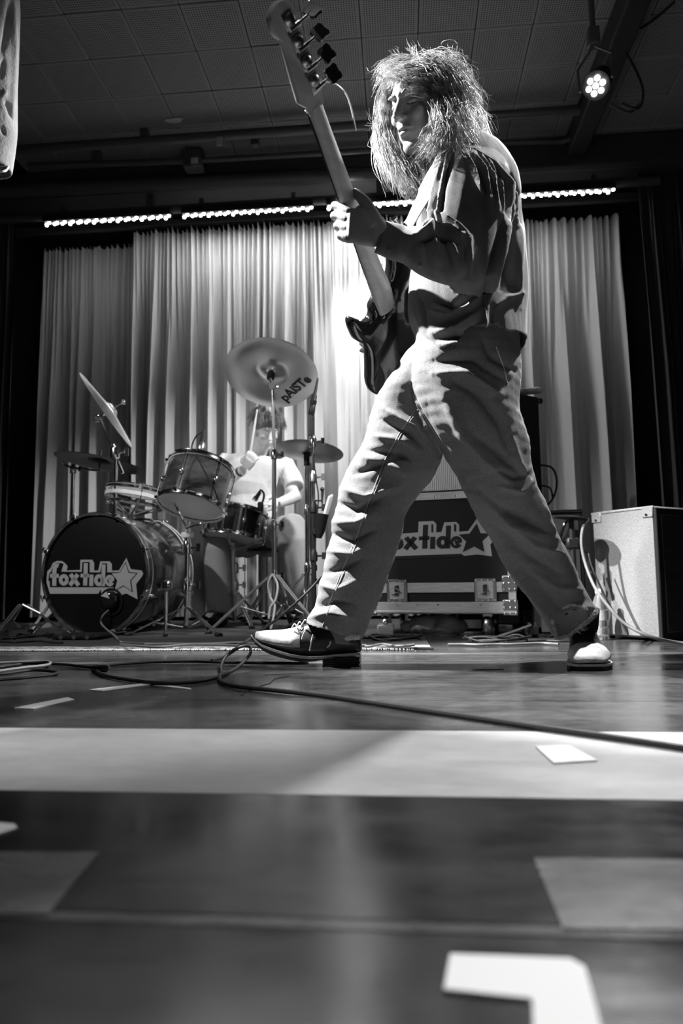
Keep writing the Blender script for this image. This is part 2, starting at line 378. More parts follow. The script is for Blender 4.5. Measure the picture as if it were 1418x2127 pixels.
L(tc.outputs['Object'], mp.inputs[0]); L(mp.outputs[0], vo.inputs[0]); L(tc.outputs['Object'], sp.inputs[0]); L(sp.outputs[0], a1.inputs[0]); L(sp.outputs[1], a2.inputs[0])
L(a1.outputs[0], mx.inputs[0]); L(a2.outputs[0], mx.inputs[1]); L(mx.outputs[0], ad.inputs[0]); L(vo.outputs['Distance'], sm.inputs[0]); L(ad.outputs[0], sm.inputs[1]); L(sm.outputs[0], rp.inputs[0])
L(rp.outputs[0], b.inputs['Base Color']); b.inputs['Roughness'].default_value = .85
ceil = struct('ceiling', MB().box((-.2, 2.4, CZ+.05), (6.6, 6.4, .06)), M['wall'], smooth=False)
tw = .305; X0 = -.0528*2.954; Y0 = 1.0495*2.954
tmesh = MB().box((0, 0, 0), (tw-.005, tw-.005, .014), bev=.003).mesh('tile', tm, False)
for i in range(-8, 7):
    for j in range(-3, 6):
        o = bpy.data.objects.new('ceiling_tile', tmesh); C.objects.link(o)
        o.location = (X0+(i+.5)*tw, Y0+(j+.5)*tw, CZ+.012+rnd.uniform(-.0015, .0015)); o.rotation_euler = (rnd.uniform(-.004, .004), rnd.uniform(-.004, .004), rnd.uniform(-.003, .003))
        o.parent = ceil
mb = MB()                                  # peeled paint spots
for x, y, r in ((630, 333, .05), (185*0+362, 250, .04), (890, 322, .05), (1155, 318, .03)):
    q = W(x, y, 4.4); k = 14; d = ray(x, y); q = EYE+d*((CZ-.002-CH)/d.z)
    mb.prism([(r*(1.5 if abs(math.cos(6.283*i/k)) > .5 else 1)*math.cos(6.283*i/k)*rnd.uniform(.6, 1.2), .6*r*math.sin(6.283*i/k)*rnd.uniform(.6, 1.2)) for i in range(k)], q, (1, 0, 0), (0, 1, 0), (0, 0, 1), .003)
obj('bare_patch', mb, M['flake'], ceil, smooth=False, kind='stuff')
struct('wall_back', MB().box((-.5, 5.12, 1.6), (6.6, .08, 3.3)), M['wall'], smooth=False)
struct('wall_left', MB().box((-3.38, 2.4, 1.6), (.08, 6.0, 3.3)), M['wall'], smooth=False)
struct('wall_right', MB().box((2.62, 2.4, 1.6), (.08, 6.0, 3.3)), M['wall'], smooth=False)
# soffit, ducts and pipes under the ceiling
def pz(px, py, z): d = ray(px, py); return EYE+d*((z-CH)/d.z)
struct('trim_1', MB().box((-.4, 4.50, 3.08), (6.0, .30, .2), bev=.01), M['duct'])
struct('trim_2', MB().box((-.4, 4.9, 3.09), (6.0, .36, .18), bev=.01), M['wall'])
def pipe(pts, r, lab, straps=()):
    t = thing('ceiling_pipe', lab, 'pipe', pts[0]); obj('pipe_run', MB().tube(catmull(pts, 8), r, 14), M['pipe'], t)
    for k in straps:
        a, b = Vector(pts[0]), Vector(pts[-1]); q = a.lerp(b, k)
        obj('bracket', MB().box((q.x, q.y, (q.z+CZ)/2+.01), (.05, .05, abs(CZ-q.z)+.0), bev=.004), M['pipe'], t)
    return t
z1 = CZ-.07
a = pz(30, 312, z1); b = pz(1210, 228, z1); pipe([(a.x-.3, a.y, z1), (a.x, a.y, z1), ((a.x+b.x)/2, (a.y+b.y)/2, z1), (b.x, b.y, z1)], .03, 'thick dark conduit crossing the ceiling above the guitarist', (.3, .8))
z2 = CZ-.09
a = pz(420, 333, z2); b = pz(1050, 297, z2); c = pz(1180, 290, z2); d = pz(1240, 240, z2); e = pz(1285, 130, z2)
pipe([a, b, c, d, e], .018, 'thin conduit bending towards the lamp at the upper right', (.15, .5))
a = pz(60, 345, CZ-.07); b = pz(420, 333, CZ-.09); pipe([a, b], .022, 'short dark pipe between the wall and the junction box', (.4,))
q = pz(403, 335, CZ-.08); t = thing('junction_box', 'small box hanging from the ceiling pipes left of the guitar neck', 'electrical box', q)
obj('box_body', MB().box((q.x, q.y, q.z), (.13, .1, .13), bev=.01), M['pipe'], t); obj('label_plate', MB().box((q.x+.02, q.y-.053, q.z-.03), (.05, .004, .04)), M['flake'], t)
q = pz(455, 293, CZ-.13); tag(obj('tape_tag', MB().box((q.x, q.y, q.z), (.035, .004, .06)), M['flake'], smooth=False), 'pale tape tag hanging from the thick ceiling conduit', 'tag')
a = pz(120, 392, 3.02); b = pz(1100, 345, 3.02); pipe([(a.x-.5, a.y, 3.03), a, b, (b.x+1.3, b.y+.05, 3.03)], .045, 'widest dark duct below the ceiling before the curtain', ())
a = W(560, 423, 4.42); b = W(1080, 388, 4.42); pipe([(a.x-2.0, 4.42, a.z-.0), (a.x, 4.42, a.z), (b.x+.9, 4.42, a.z)], .03, 'steel lighting pipe the light bars hang from', (.25, .6))
# right hand dark masking beam along the ceiling
a = pz(1290, 20, CZ-.1)
struct('trim_3', MB().box((a.x+.05, 3.0, CZ-.08), (.12, 3.2, .16), bev=.01), M['wall'])

# ------------------------------------------------------------------ curtains
def curtain(name, xa, xb, Y, zt, zb, m, label, seed, n=26, amp=.05, cols=520, rows=46, gather=1.3, group=None):
    r = np.random.RandomState(seed); u = np.linspace(0, 1, cols); v = np.linspace(0, 1, rows)
    e = np.cumsum(r.uniform(.35, 1.9, n)); e = np.concatenate([[0], e])/e[-1]
    ph = np.interp(u, e, np.arange(n+1)*2*PI)
    am = np.interp(u, (e[:-1]+e[1:])/2, r.uniform(.3, 1.25, n))
    e2 = np.cumsum(r.uniform(.5, 1.6, n*3)); e2 = np.concatenate([[0], e2])/e2[-1]; ph2 = np.interp(u, e2, np.arange(n*3+1)*2*PI); am2 = np.interp(u, e2, r.uniform(.2, 1.2, n*3+1))
    lean = np.interp(u, np.linspace(0, 1, 12), r.uniform(-1, 1, 12))
    vs = []
    for vv in v:
        top = max(0, 1-vv*5); sh = .06*lean*vv
        x = xa+(xb-xa)*u+sh+.014*vv*np.sin(ph*1.0+1.2)
        k = np.clip(vv*2.2, .25, 1)
        y = Y+amp*k*am*(np.abs(np.sin(ph/2+.35*vv*lean))**.8*2-1)+amp*(.07+.35*max(0, 1-vv*2.6))*am2*np.sin(ph2)+.010*np.sin(ph2*.33+vv*2)*vv
        z = zt+(zb-zt)*vv-(.02*am2*np.cos(ph2) if vv == 0 else 0)
        z = z*np.ones(cols); vs.append(np.stack([x, y, z], -1))
    vs = np.concatenate(vs); f = [(i*cols+j, i*cols+j+1, (i+1)*cols+j+1, (i+1)*cols+j) for i in range(rows-1) for j in range(cols-1)]
    me = bpy.data.meshes.new(name); me.from_pydata(vs.tolist(), [], f); me.materials.append(m); me.shade_smooth()
    o = bpy.data.objects.new(name, me); C.objects.link(o); return tag(o, label, 'curtain', group)
cm = mat('curtain_cloth', .42, .85, noise=(3, .36, .47), bump=(60, .25, .01), sheen=.3, aniso=(1, 1, .2)); cmd = mat('curtain_dark', .03, .9, sheen=.1)
cmd2 = mat('curtain_side_grey', .28, .88, bump=(60, .25, .01), sheen=.2, aniso=(1, 1, .2))
xl = W(70, 480, 4.72).x; xm = W(283, 480, 4.72).x; xr = W(1296, 440, 4.72).x; zt = 2.88
curtain('curtain', xl, xm+.05, 4.88, zt, .03, cm, 'dim leftmost pleated stage curtain behind the bass drum', 3, 8, .075, 320)
curtain('curtain', xm, W(835, 440, 4.72).x, 4.70, zt, .03, cm, 'wide bright pleated stage curtain behind the drummer', 4, 19, .09, 760)
curtain('curtain', W(820, 440, 4.72).x, xr, 4.86, zt, .03, cm, 'pleated stage curtain right of the guitarist above the grey speaker cabinet', 11, 11, .095, 620)
curtain('curtain', xr+.02, 2.4, 4.5, 3.0, .03, cmd, 'black masking curtain at the right edge', 6, 14, .06, 260)
curtain('curtain', -3.3, xl-.03, 4.55, 3.0, .03, cmd, 'black masking curtain at the left edge', 8, 8, .06, 160)
obj_t = thing('curtain_track', 'dark rail the pale stage curtains hang from', 'curtain rail', (0, 4.72, zt+.06)); obj('rail', MB().box((-.55, 4.73, zt+.07), (4.7, .05, .05), bev=.006), M['pipe'], obj_t)
# ------------------------------------------------------------------ light bars
bars = [((92, 463), (356, 450), 'led', 'first from the left', .7), ((378, 448), (651, 433), 'led', 'second from the left', 8), ((678, 431), (962, 410), 'led_hot', 'behind the guitarist and his hand', 17), ((1000, 408), (1276, 393), 'led', 'at the far right', 2)]
lens = MB().ball((0, 0, 0), .0125, 8)
for (p, q, mk, lab, pw) in bars:
    a = W(*p, 4.42); b = W(*q, 4.42); b.z = a.z; zc = W(709, 430, 4.42).z; a.z = b.z = zc
    t = thing('light_bar', 'lit row of small stage lamps above the curtain, '+lab, 'stage light', ((a.x+b.x)/2, 4.42, zc), 'light bars above the curtain')
    L_ = b.x-a.x
    obj('housing', MB().box(((a.x+b.x)/2, 4.42, zc+.03), (L_, .07, .05), bev=.006), M['black'], t)
    for k in (.15, .85): obj('bracket', MB().box((a.x+L_*k, 4.42, zc+.085), (.03, .03, .07)), M['pipe'], t)
    lm = lens.mesh('lens', M[mk]); n = 32
    for k in range(n):
        o = bpy.data.objects.new('lens', lm); C.objects.link(o); o.location = (a.x+L_*(k+.5)/n-(a.x+b.x)/2, -.012 if k % 2 else .008, .001+(.004 if k % 3 else -.002)); o.parent = t
    area('bar_glow', ((a.x+b.x)/2, 4.44, zc-.025), ((a.x+b.x)/2, 4.66, 1.7), pw, L_, .03)
# lamp at upper right
t = thing('stage_lamp', 'bright round stage lamp with seven lenses at the upper right', 'stage light', LAMP)
dirL = (Vector((.12, 1.9, 1.0))-LAMP).normalized(); x_, y_, z_ = basis(dirL)
obj('lamp_body', MB().lathe([(.03, .13), (.055, .1), (.062, .02), (.062, -.0)], LAMP-dirL*.0, -dirL, 24), M['black'], t)
for k in range(7):
    q = LAMP+dirL*.004+(x_*math.cos(k*PI/3)+y_*math.sin(k*PI/3))*(.032 if k else 0)
    obj('lens', MB().lathe([(.001, .006), (.009, .004), (.0125, 0)], q, dirL, 12), M['led_hot'], t)
obj('yoke', MB().tube([LAMP+x_*.075, LAMP+x_*.08+Vector((0, 0, .12)), LAMP+Vector((0, 0, .2)), LAMP-x_*.08+Vector((0, 0, .12)), LAMP-x_*.075], .006, 6), M['pipe'], t)
obj('clamp', MB().box(LAMP+Vector((0, 0, .24)), (.05, .05, .09), bev=.006), M['pipe'], t); obj('drop_pipe', MB().tube([LAMP+Vector((0, 0, .27)), (LAMP.x, LAMP.y, CZ)], .014, 8), M['pipe'], t)
for k, pts in enumerate(([(1300, 110), (1322, 150), (1335, 190), (1325, 225), (1290, 215)], [(1265, 215), (1290, 228), (1310, 232), (1330, 215)], [(1330, 60), (1360, 40), (1400, 5)])):
    tag(obj('lamp_cable', MB().tube(catmull([(W(x, y, 3.0+.03*k) if k < 2 else pz(x, y, CZ-.008)) for x, y in pts], 6), .006, 6), M['cable']), ['looped black lamp cable right of the bright lamp', 'short hanging cable just under the looped one', 'thin cable running to the top right corner'][k], 'cable')
# ================================================================== the guitarist in front
man = thing('person', 'long-haired person in a loose dark shirt and jeans striding with a raised bass guitar', 'person', (.1, 1.95, 0))
# ---- body: one continuous surface (head, neck, torso, arms, hands, legs)
HC = W(878, 230, 1.745)                                # centre of the head
fw = Vector((-.66, -.60, -.36)).normalized(); up = Vector((.02, -.28, 1)); up = (up-up.dot(fw)*fw).normalized(); rt = fw.cross(up)   # rt: his right (far) side
HM = Matrix((rt, fw, up)).transposed()
def hp(x, y, z): return HC+HM @ Vector((x, y, z))      # x his right, y forward, z up (metres)
R3 = HM.to_3x3()
def hball(x, y, z, r, sc=(1, 1, 1), n=20, rx=0): return MB().ball(hp(x, y, z), r, n, sc, R3 @ Matrix.Rotation(rx, 3, 'X'))
head = [hball(0, -.018, .034, .096, (.79, 1.0, .92), 32), hball(0, .028, .028, .072, (.86, .84, .95), 28), hball(0, .03, -.035, .060, (.93, .95, 1.15), 28),
        hball(0, .058, -.088, .029, (1.1, .8, .75)), hball(.03, .018, -.068, .033, (.8, 1.3, .8)), hball(-.03, .018, -.068, .033, (.8, 1.3, .8)),
        hball(.034, .064, -.014, .024, (1, .7, .9)), hball(-.034, .064, -.014, .024, (1, .7, .9)), hball(0, .074, -.056, .024, (1.1, .6, .8)),
        hball(.024, .083, .036, .013, (1.6, .6, .5)), hball(-.024, .083, .036, .013, (1.6, .6, .5)), hball(0, .086, .034, .011, (1, .7, 1)),
        hball(.031, .066, .014, .0145), hball(-.031, .066, .014, .0145)]
nose = MB(); rg = []
for z, y, wx, wy in ((.036, .084, .007, .008), (.022, .093, .0075, .009), (.006, .102, .0085, .012), (-.008, .109, .011, .015), (-.018, .109, .0135, .014), (-.025, .098, .012, .012)):
    rg.append([tuple(hp(wx*math.cos(2*PI*j/14), y-.006+wy*math.sin(2*PI*j/14), z)) for j in range(14)])
nose.rings(rg); head.append(nose)
head += [hball(.0125, .096, -.021, .0075, (1, 1.2, .9)), hball(-.0125, .096, -.021, .0075, (1, 1.2, .9)),
         MB().tube([hp(-.024, .080, -.0465), hp(-.012, .090, -.0435), hp(0, .093, -.0445), hp(.012, .090, -.0435), hp(.024, .080, -.0465)], [.003, .0055, .006, .0055, .003], 10),
         MB().tube([hp(-.020, .079, -.055), hp(-.010, .088, -.0565), hp(0, .090, -.057), hp(.010, .088, -.0565), hp(.020, .079, -.055)], [.003, .006, .007, .006, .003], 10),
         hball(-.078, -.012, .0, .026, (.35, .7, 1.15)), hball(.078, -.012, .0, .026, (.35, .7, 1.15))]
nb = Vector(W(935, 345, 1.80))
head.append(MB().tube([hp(0, -.03, -.02), hp(0, -.022, -.07), hp(0, -.03, -.115).lerp(nb, .3), nb+Vector((0, 0, .0)), nb+Vector((.03, .01, -.08))], [.06, .056, .056, .065, .07], 20))
torso = loft([(915, 318, 1000, 308, 1.82, .07), (893, 360, 1045, 352, 1.83, .11), (885, 420, 1060, 415, 1.84, .115), (872, 520, 1068, 520, 1.86, .105), (872, 620, 1062, 620, 1.88, .105), (868, 700, 1066, 700, 1.9, .105), (868, 760, 1055, 760, 1.91, .1)], sq=2.2)
legL = loft([(860, 745, 1050, 735, 1.87, .085), (880, 850, 1040, 820, 1.87, .08), (935, 950, 1060, 925, 1.9, .07), (990, 1050, 1090, 1010, 1.95, .055), (1040, 1120, 1130, 1095, 2.0, .052), (1090, 1200, 1160, 1175, 2.05, .045), (1150, 1290, 1205, 1262, 2.09, .035), (1180, 1325, 1228, 1315, 2.10, .035)], 20)
legR = loft([(840, 770, 950, 740, 1.94, .08), (800, 850, 920, 850, 1.96, .08), (765, 950, 880, 980, 1.98, .07), (735, 1030, 830, 1065, 2.0, .055), (715, 1120, 800, 1145, 2.02, .052), (700, 1220, 762, 1235, 2.03, .042), (680, 1300, 735, 1310, 2.035, .036), (690, 1335, 738, 1338, 2.035, .036)], 20)
armL = MB().tube([W(985, 335, 1.79), W(978, 420, 1.70), W(962, 530, 1.66), W(945, 545, 1.65), W(880, 522, 1.64), W(815, 497, 1.632), W(783, 488, 1.628)], [.055, .047, .038, .04, .036, .026, .027], 18)
armR = MB().tube([W(945, 350, 1.92), W(905, 440, 2.08), W(890, 560, 2.16), W(880, 570, 2.17), W(860, 640, 2.14), W(835, 700, 2.1)], [.05, .045, .04, .04, .034, .027], 16)
# hands: fretting hand round the neck; picking hand in front of the strings
def finger(pts, r): return MB().tube(catmull(pts, 3), list(np.interp(np.linspace(0, 1, (len(pts)-1)*3+1), np.linspace(0, 1, len(r)), r)), 12)
def palm(st, n=18):
    rg = []
    for a, b, d, t in st:
        a, b = Vector(a), Vector(b); c = (a+b)/2; h = (a-b)/2; nn = Vector(d).normalized()*t
        rg.append([tuple(c+h*math.copysign(abs(math.cos(q))**.8, math.cos(q))+nn*math.copysign(abs(math.sin(q))**1., math.sin(q))) for q in (2*PI*j/n for j in range(n))])
    return MB().rings(rg)
vd = ray(750, 470).normalized()
hY = 1.592
hand = [palm([(W(797, 466, 1.632), W(783, 513, 1.632), vd, .023), (W(780, 455, 1.617), W(770, 513, 1.617), vd, .024), (W(755, 441, hY+.01), W(745, 509, hY+.01), vd, .022), (W(727, 433, hY), W(724, 503, hY), vd, .019), (W(717, 438, hY+.006), W(716, 500, hY+.006), vd, .013)])]
fy = hY+.004
for k, (kx, ky, tx, ty, l) in enumerate(((724, 440, 694, 426, 1.0), (720, 456, 693, 447, 1.06), (720, 474, 699, 468, 1.0), (722, 492, 706, 488, .86))):
    hand.append(finger([W(kx+20, ky+2, fy), W(kx, ky, fy-.004), W((kx+tx)/2-1, (ky+ty)/2-3, fy+.012), W(tx, ty, fy+.034), W(tx+3, ty+5, fy+.058*l), W(tx+16, ty+10, fy+.074*l), W(tx+28, ty+12, fy+.078*l)], [.0095, .0105, .0098, .0094, .0088, .0082, .0068]))
hand.append(finger([W(790, 482, 1.622), W(772, 452, 1.605), W(760, 425, 1.598), W(750, 412, 1.6), W(739, 401, 1.605), W(732, 401, 1.60)], [.024, .022, .0165, .013, .0115, .0085]))
hand.append(finger([W(772, 470, 1.607), W(757, 447, 1.594), W(740, 437, 1.594)], [.022, .019, .013]))
P2 = W(830, 705, 2.10)
hand2 = [palm([(P2+Vector((.0, 0, .035)), P2+Vector((0, 0, -.03)), (0, 1, 0), .022), (P2+Vector((-.045, -.01, .036)), P2+Vector((-.045, -.01, -.042)), (0, 1, 0), .018), (P2+Vector((-.08, -.02, .034)), P2+Vector((-.08, -.02, -.042)), (0, 1, 0), .014)])]
for k in range(4):
    q = P2+Vector((-.075, -.02, .026-.021*k)); hand2.append(finger([q+Vector((.03, 0, 0)), q, q+Vector((-.03, -.005, -.004)), q+Vector((-.045, -.025, -.008)), q+Vector((-.042, -.04, -.01))], [.009, .0095, .009, .008, .0065]))
hand2.append(finger([P2+Vector((-.01, 0, .03)), P2+Vector((-.035, 0, .055)), P2+Vector((-.065, -.01, .065))], [.014, .011, .008]))
bm_ = remesh(head+[torso, legL, legR, armL, armR]+hand+hand2, .0031, 1, 'body', M['skin'])
co = getco(bm_); lc = (co-np.array(HC))@np.array(HM)      # head frame coordinates
h = np.zeros(len(co)); nh = getno(bm_)
def g3(x, y, z, sx, sy, sz): return np.exp(-((lc[:, 0]-x)/sx)**2-((lc[:, 1]-y)/sy)**2-((lc[:, 2]-z)/sz)**2)
for s_ in (-1, 1):
    h -= .0045*g3(s_*.033, .085, .026, .015, .02, .006); h -= .0035*g3(s_*.016, .085, .018, .007, .02, .011)     # sockets
    h += .0018*g3(s_*.032, .08, .013, .013, .02, .0035); h -= .0022*g3(s_*.032, .08, .0065, .014, .02, .0022)    # closed lids
    h -= .003*g3(s_*.045, .06, -.035, .014, .03, .018); h -= .0025*g3(s_*.0075, .105, -.0265, .003, .01, .004)
    h += .0015*g3(s_*.0045, .095, -.038, .0016, .01, .006)
h -= .0045*g3(0, .092, -.0505, .024, .02, .0022); h -= .003*g3(0, .09, -.069, .016, .02, .005)
m_ = np.linalg.norm(lc, axis=1) < .17
setco(bm_, co+nh*(h*m_)[:, None])
body = obj('body', bm_, None, man, ang=70)
bt = bvh(body)
mb = MB()
for s_ in (-1, 1):                                        # brows and lashes lie on the face
    P = [Vector(hp(s_*x, .13, z)) for x, z in ((.014, .036), (.024, .041), (.036, .042), (.047, .036))]
    Q = []
    for p in P:
        hh = bt.ray_cast(p, -(HM @ Vector((0, 1, 0))))
        if hh[0] is not None: Q.append(hh[0]+fw*.001)
    if len(Q) > 2: mb.tube(Q, [.0022]+[.0032]*(len(Q)-2)+[.0014], 6)
obj('eyebrow', mb, M['lash'], man)
mb = MB()
for s_ in (-1, 1):
    Q = []
    for x, z in ((.018, .009), (.026, .006), (.035, .006), (.044, .009)):
        hh = bt.ray_cast(Vector(hp(s_*x, .13, z)), -(HM @ Vector((0, 1, 0))))
        if hh[0] is not None: Q.append(hh[0]+fw*.0006)
    if len(Q) > 2: mb.tube(Q, .0011, 5)
obj('eyelash', mb, M['lash'], man)

# ---- jeans
jt = loft([(868, 672, 1070, 662, 1.87, .135), (858, 730, 1076, 722, 1.885, .145), (848, 790, 1082, 780, 1.895, .15), (850, 850, 1074, 835, 1.9, .14), (868, 900, 1070, 880, 1.9, .10)], 40, sq=2.3)
jl = loft([(870, 700, 1068, 690, 1.86, .12), (854, 790, 1080, 770, 1.865, .13), (884, 885, 1078, 848, 1.87, .12), (926, 952, 1098, 922, 1.89, .11), (968, 1031, 1104, 985, 1.92, .102), (1000, 1090, 1128, 1040, 1.96, .1), (1032, 1142, 1152, 1098, 2.0, .098), (1072, 1204, 1184, 1166, 2.045, .092), (1110, 1258, 1212, 1225, 2.08, .088), (1154, 1326, 1241, 1270, 2.10, .085)], 36)
jr = loft([(840, 740, 960, 700, 1.95, .12), (788, 816, 945, 800, 1.955, .125), (771, 858, 938, 900, 1.965, .12), (753, 922, 902, 985, 1.98, .115), (726, 969, 868, 1030, 1.99, .108), (706, 1014, 842, 1070, 2.0, .102), (694, 1070, 834, 1114, 2.01, .098), (686, 1121, 817, 1166, 2.02, .096), (671, 1180, 796, 1228, 2.03, .092), (656, 1250, 772, 1280, 2.035, .09), (634, 1292, 752, 1326, 2.035, .092)], 36)
jm = remesh([jt, jl, jr], .0038, 1, 'jeans', M['denim'])
ripple(jm, .0045, (16, 16, 30), (9, 9, 14), 3, 2.0)
ripple(jm, .0026, (60, 60, 90), (20, 20, 20), 5, 2.0)
folds(jm, [
    ([(800, 850), (850, 880), (885, 905)], 8, .012), ([(790, 870), (845, 900), (880, 930)], 7, -.012), ([(775, 905), (840, 915), (860, 930)], 8, .010), ([(762, 935), (830, 945), (850, 955)], 7, -.012),
    ([(757, 950), (800, 960), (845, 985)], 9, .012), ([(735, 985), (790, 965), (830, 950)], 8, -.010), ([(712, 1015), (760, 1030), (820, 1010)], 9, .012), ([(702, 1045), (740, 1060), (800, 1030)], 8, -.012),
    ([(695, 1085), (740, 1085), (780, 1065)], 9, .010), ([(690, 1110), (730, 1125), (780, 1100)], 8, -.012), ([(684, 1145), (730, 1150), (760, 1135)], 9, .010), ([(675, 1190), (715, 1180), (750, 1160)], 9, -.010), ([(668, 1215), (700, 1225), (750, 1200)], 8, .010), ([(655, 1262), (690, 1250), (740, 1255)], 9, -.011), ([(645, 1283), (690, 1272), (740, 1285)], 8, .010),
    ([(940, 790), (990, 820), (1040, 880), (1060, 940)], 12, -.016), ([(920, 830), (960, 900), (1010, 960), (1060, 1000)], 14, .016), ([(900, 750), (980, 745), (1050, 790)], 10, -.012), ([(900, 775), (970, 775), (1040, 820)], 9, .011), ([(1000, 700), (1020, 740), (1070, 770)], 8, -.010),
    ([(985, 905), (1040, 950), (1090, 990)], 8, -.012), ([(1060, 900), (1075, 960), (1098, 1000)], 9, .012), ([(980, 1010), (1040, 1060), (1110, 1090), (1150, 1110)], 10, -.012), ([(1000, 1030), (1060, 1085), (1130, 1120)], 10, .012),
    ([(1020, 1090), (1080, 1150), (1160, 1190)], 12, -.014), ([(1050, 1080), (1110, 1130), (1165, 1150)], 9, .012), ([(1040, 1150), (1090, 1210), (1150, 1290)], 9, .014), ([(1075, 1170), (1120, 1230), (1175, 1280)], 9, -.010), ([(1110, 1190), (1160, 1220), (1205, 1225)], 8, .009), ([(1100, 1000), (1085, 1020), (1040, 1010)], 7, .010), ([(1096, 985), (1070, 995), (1030, 975)], 6, -.012),
    ([(850, 800), (870, 850), (905, 910), (925, 950)], 5, -.006), ([(1162, 1275), (1190, 1262), (1228, 1262)], 8, .008)])
cutfaces(jm, lambda c, n: ((PX(c)[:, 1] > 1262) & (n[:, 2] < -.75)) | ((PX(c)[:, 1] < 700) & (n[:, 2] > .7)))
jeans = obj('jeans', jm, None, man, ang=75)
md = jeans.modifiers.new('thickness', 'SOLIDIFY'); md.thickness = .0025
jb = bvh(jeans)
def seam(name, pts, r, m, n=5, lift=.001):
    q = snapline(jb, pts, lift)
    if len(q) > 2: obj(name, MB().tube(q, r, n), m, man)
seam('seam', [(868, 850), (835, 900), (805, 955), (788, 1000), (774, 1035), (760, 1075), (746, 1115), (728, 1160), (712, 1195), (696, 1230), (682, 1268), (668, 1305)], .0022, M['denim'], lift=.0005)
seam('seam', [(862, 852), (829, 900), (799, 955), (768, 1035), (740, 1115), (706, 1195), (677, 1268)], .0007, M['thread'])
seam('seam', [(850, 790), (858, 825), (880, 870), (908, 920), (925, 948)], .002, M['denim'], lift=.0005)
seam('seam', [(855, 800), (864, 832), (886, 874), (912, 915)], .0007, M['thread'])
seam('pocket_edge', [(1030, 720), (1045, 760), (1055, 800)], .0015, M['thread'])
def fray(name, pts, n, ln, parent, t, seed=1, m='thread'):
    r = np.random.RandomState(seed); q = snapline(t, pts, .001, 10); mb = MB()
    if len(q) < 2: return
    for k in range(n):
        i = r.rand()*(len(q)-1.01); j = int(i); p = q[j].lerp(q[j+1], i-j)
        d = Vector((r.normal()*.5, -.3+r.normal()*.4, -1)).normalized()*ln*r.uniform(.3, 1.2); c = Vector(r.normal(size=3))*ln*.3
        mb.tube([p, p+d*.5+c, p+d], [.0007, .0006, .0004], 3)
    obj(name, mb, M[m], parent, kind='stuff')
fray('frayed_hem', [(632, 1290), (650, 1308), (668, 1322), (690, 1326), (720, 1322), (748, 1320)], 420, .011, man, jb, 1)
fray('frayed_hem', [(1146, 1285), (1152, 1305), (1158, 1322), (1180, 1318), (1205, 1298), (1225, 1280), (1237, 1264)], 420, .011, man, jb, 2)
fray('worn_patch', [(1168, 1262), (1185, 1254), (1205, 1258), (1220, 1262)], 260, .007, man, jb, 3)

# ---- shirt
st = loft([(902, 322, 968, 298, 1.80, .06), (888, 335, 1010, 297, 1.81, .085), (884, 352, 1046, 330, 1.83, .125), (876, 400, 1076, 385, 1.84, .15), (866, 460, 1083, 455, 1.85, .155), (856, 540, 1090, 540, 1.86, .155), (848, 610, 1096, 610, 1.87, .16), (850, 665, 1093, 665, 1.875, .17), (884, 738, 1090, 714, 1.88, .185)], 48, sq=2.3)
su = loft([(925, 312, 1030, 312, 1.80, .06), (902, 345, 1058, 378, 1.745, .08), (893, 420, 1055, 455, 1.705, .08), (884, 490, 1042, 540, 1.68, .08), (905, 540, 1020, 595, 1.665, .068), (935, 590, 985, 602, 1.66, .04)], 30, sq=3.4)
sf = loft([(1012, 520, 1000, 598, 1.665, .06), (975, 490, 975, 598, 1.655, .065), (925, 483, 915, 583, 1.642, .06), (882, 477, 866, 562, 1.635, .052), (846, 476, 838, 546, 1.637, .042), (838, 472, 822, 541, 1.636, .037), (804, 463, 779, 522, 1.638, .036)], 30)
sm_ = remesh([st, su, sf], .0036, 1, 'shirt', M['shirt'])
cutfaces(sm_, lambda c, n: (n[:, 2] < -.8) & (c[:, 2] < 1.0) & (c[:, 1] > 1.70))
cz_ = getco(sm_); xm_ = W(965, 700, 1.8).x
w_ = np.clip((.96-cz_[:, 2])/.12, 0, 1)*np.clip((1.87-cz_[:, 1])/.16, 0, 1)*np.clip((cz_[:, 1]-1.700)/.01, 0, 1); cz_[:, 2] -= w_*(.035+.05*np.clip((xm_-cz_[:, 0])/.11, 0, 1)); setco(sm_, cz_)
ripple(sm_, .004, (34, 34, 7), (9, 9, 6), 9, 1.2)
ripple(sm_, .0012, (120, 120, 25), (20, 20, 20), 10, 1.5)
G = []
for k, (x0, y0, x1, y1, x2, y2) in enumerate(((905, 330, 885, 400, 872, 470), (918, 322, 900, 400, 890, 470), (932, 312, 912, 390, 905, 455), (965, 315, 985, 350, 1000, 400), (985, 318, 1008, 352, 1022, 420), (1000, 322, 1025, 365, 1036, 440), (1015, 330, 1040, 380, 1048, 470), (1030, 335, 1058, 385, 1064, 450), (1045, 350, 1070, 400, 1075, 470))):
    G += [([(x0, y0), (x1, y1), (x2, y2)], 5, .009), ([(x0+8, y0+2), (x1+9, y1+4), (x2+9, y2)], 4, -.009)]
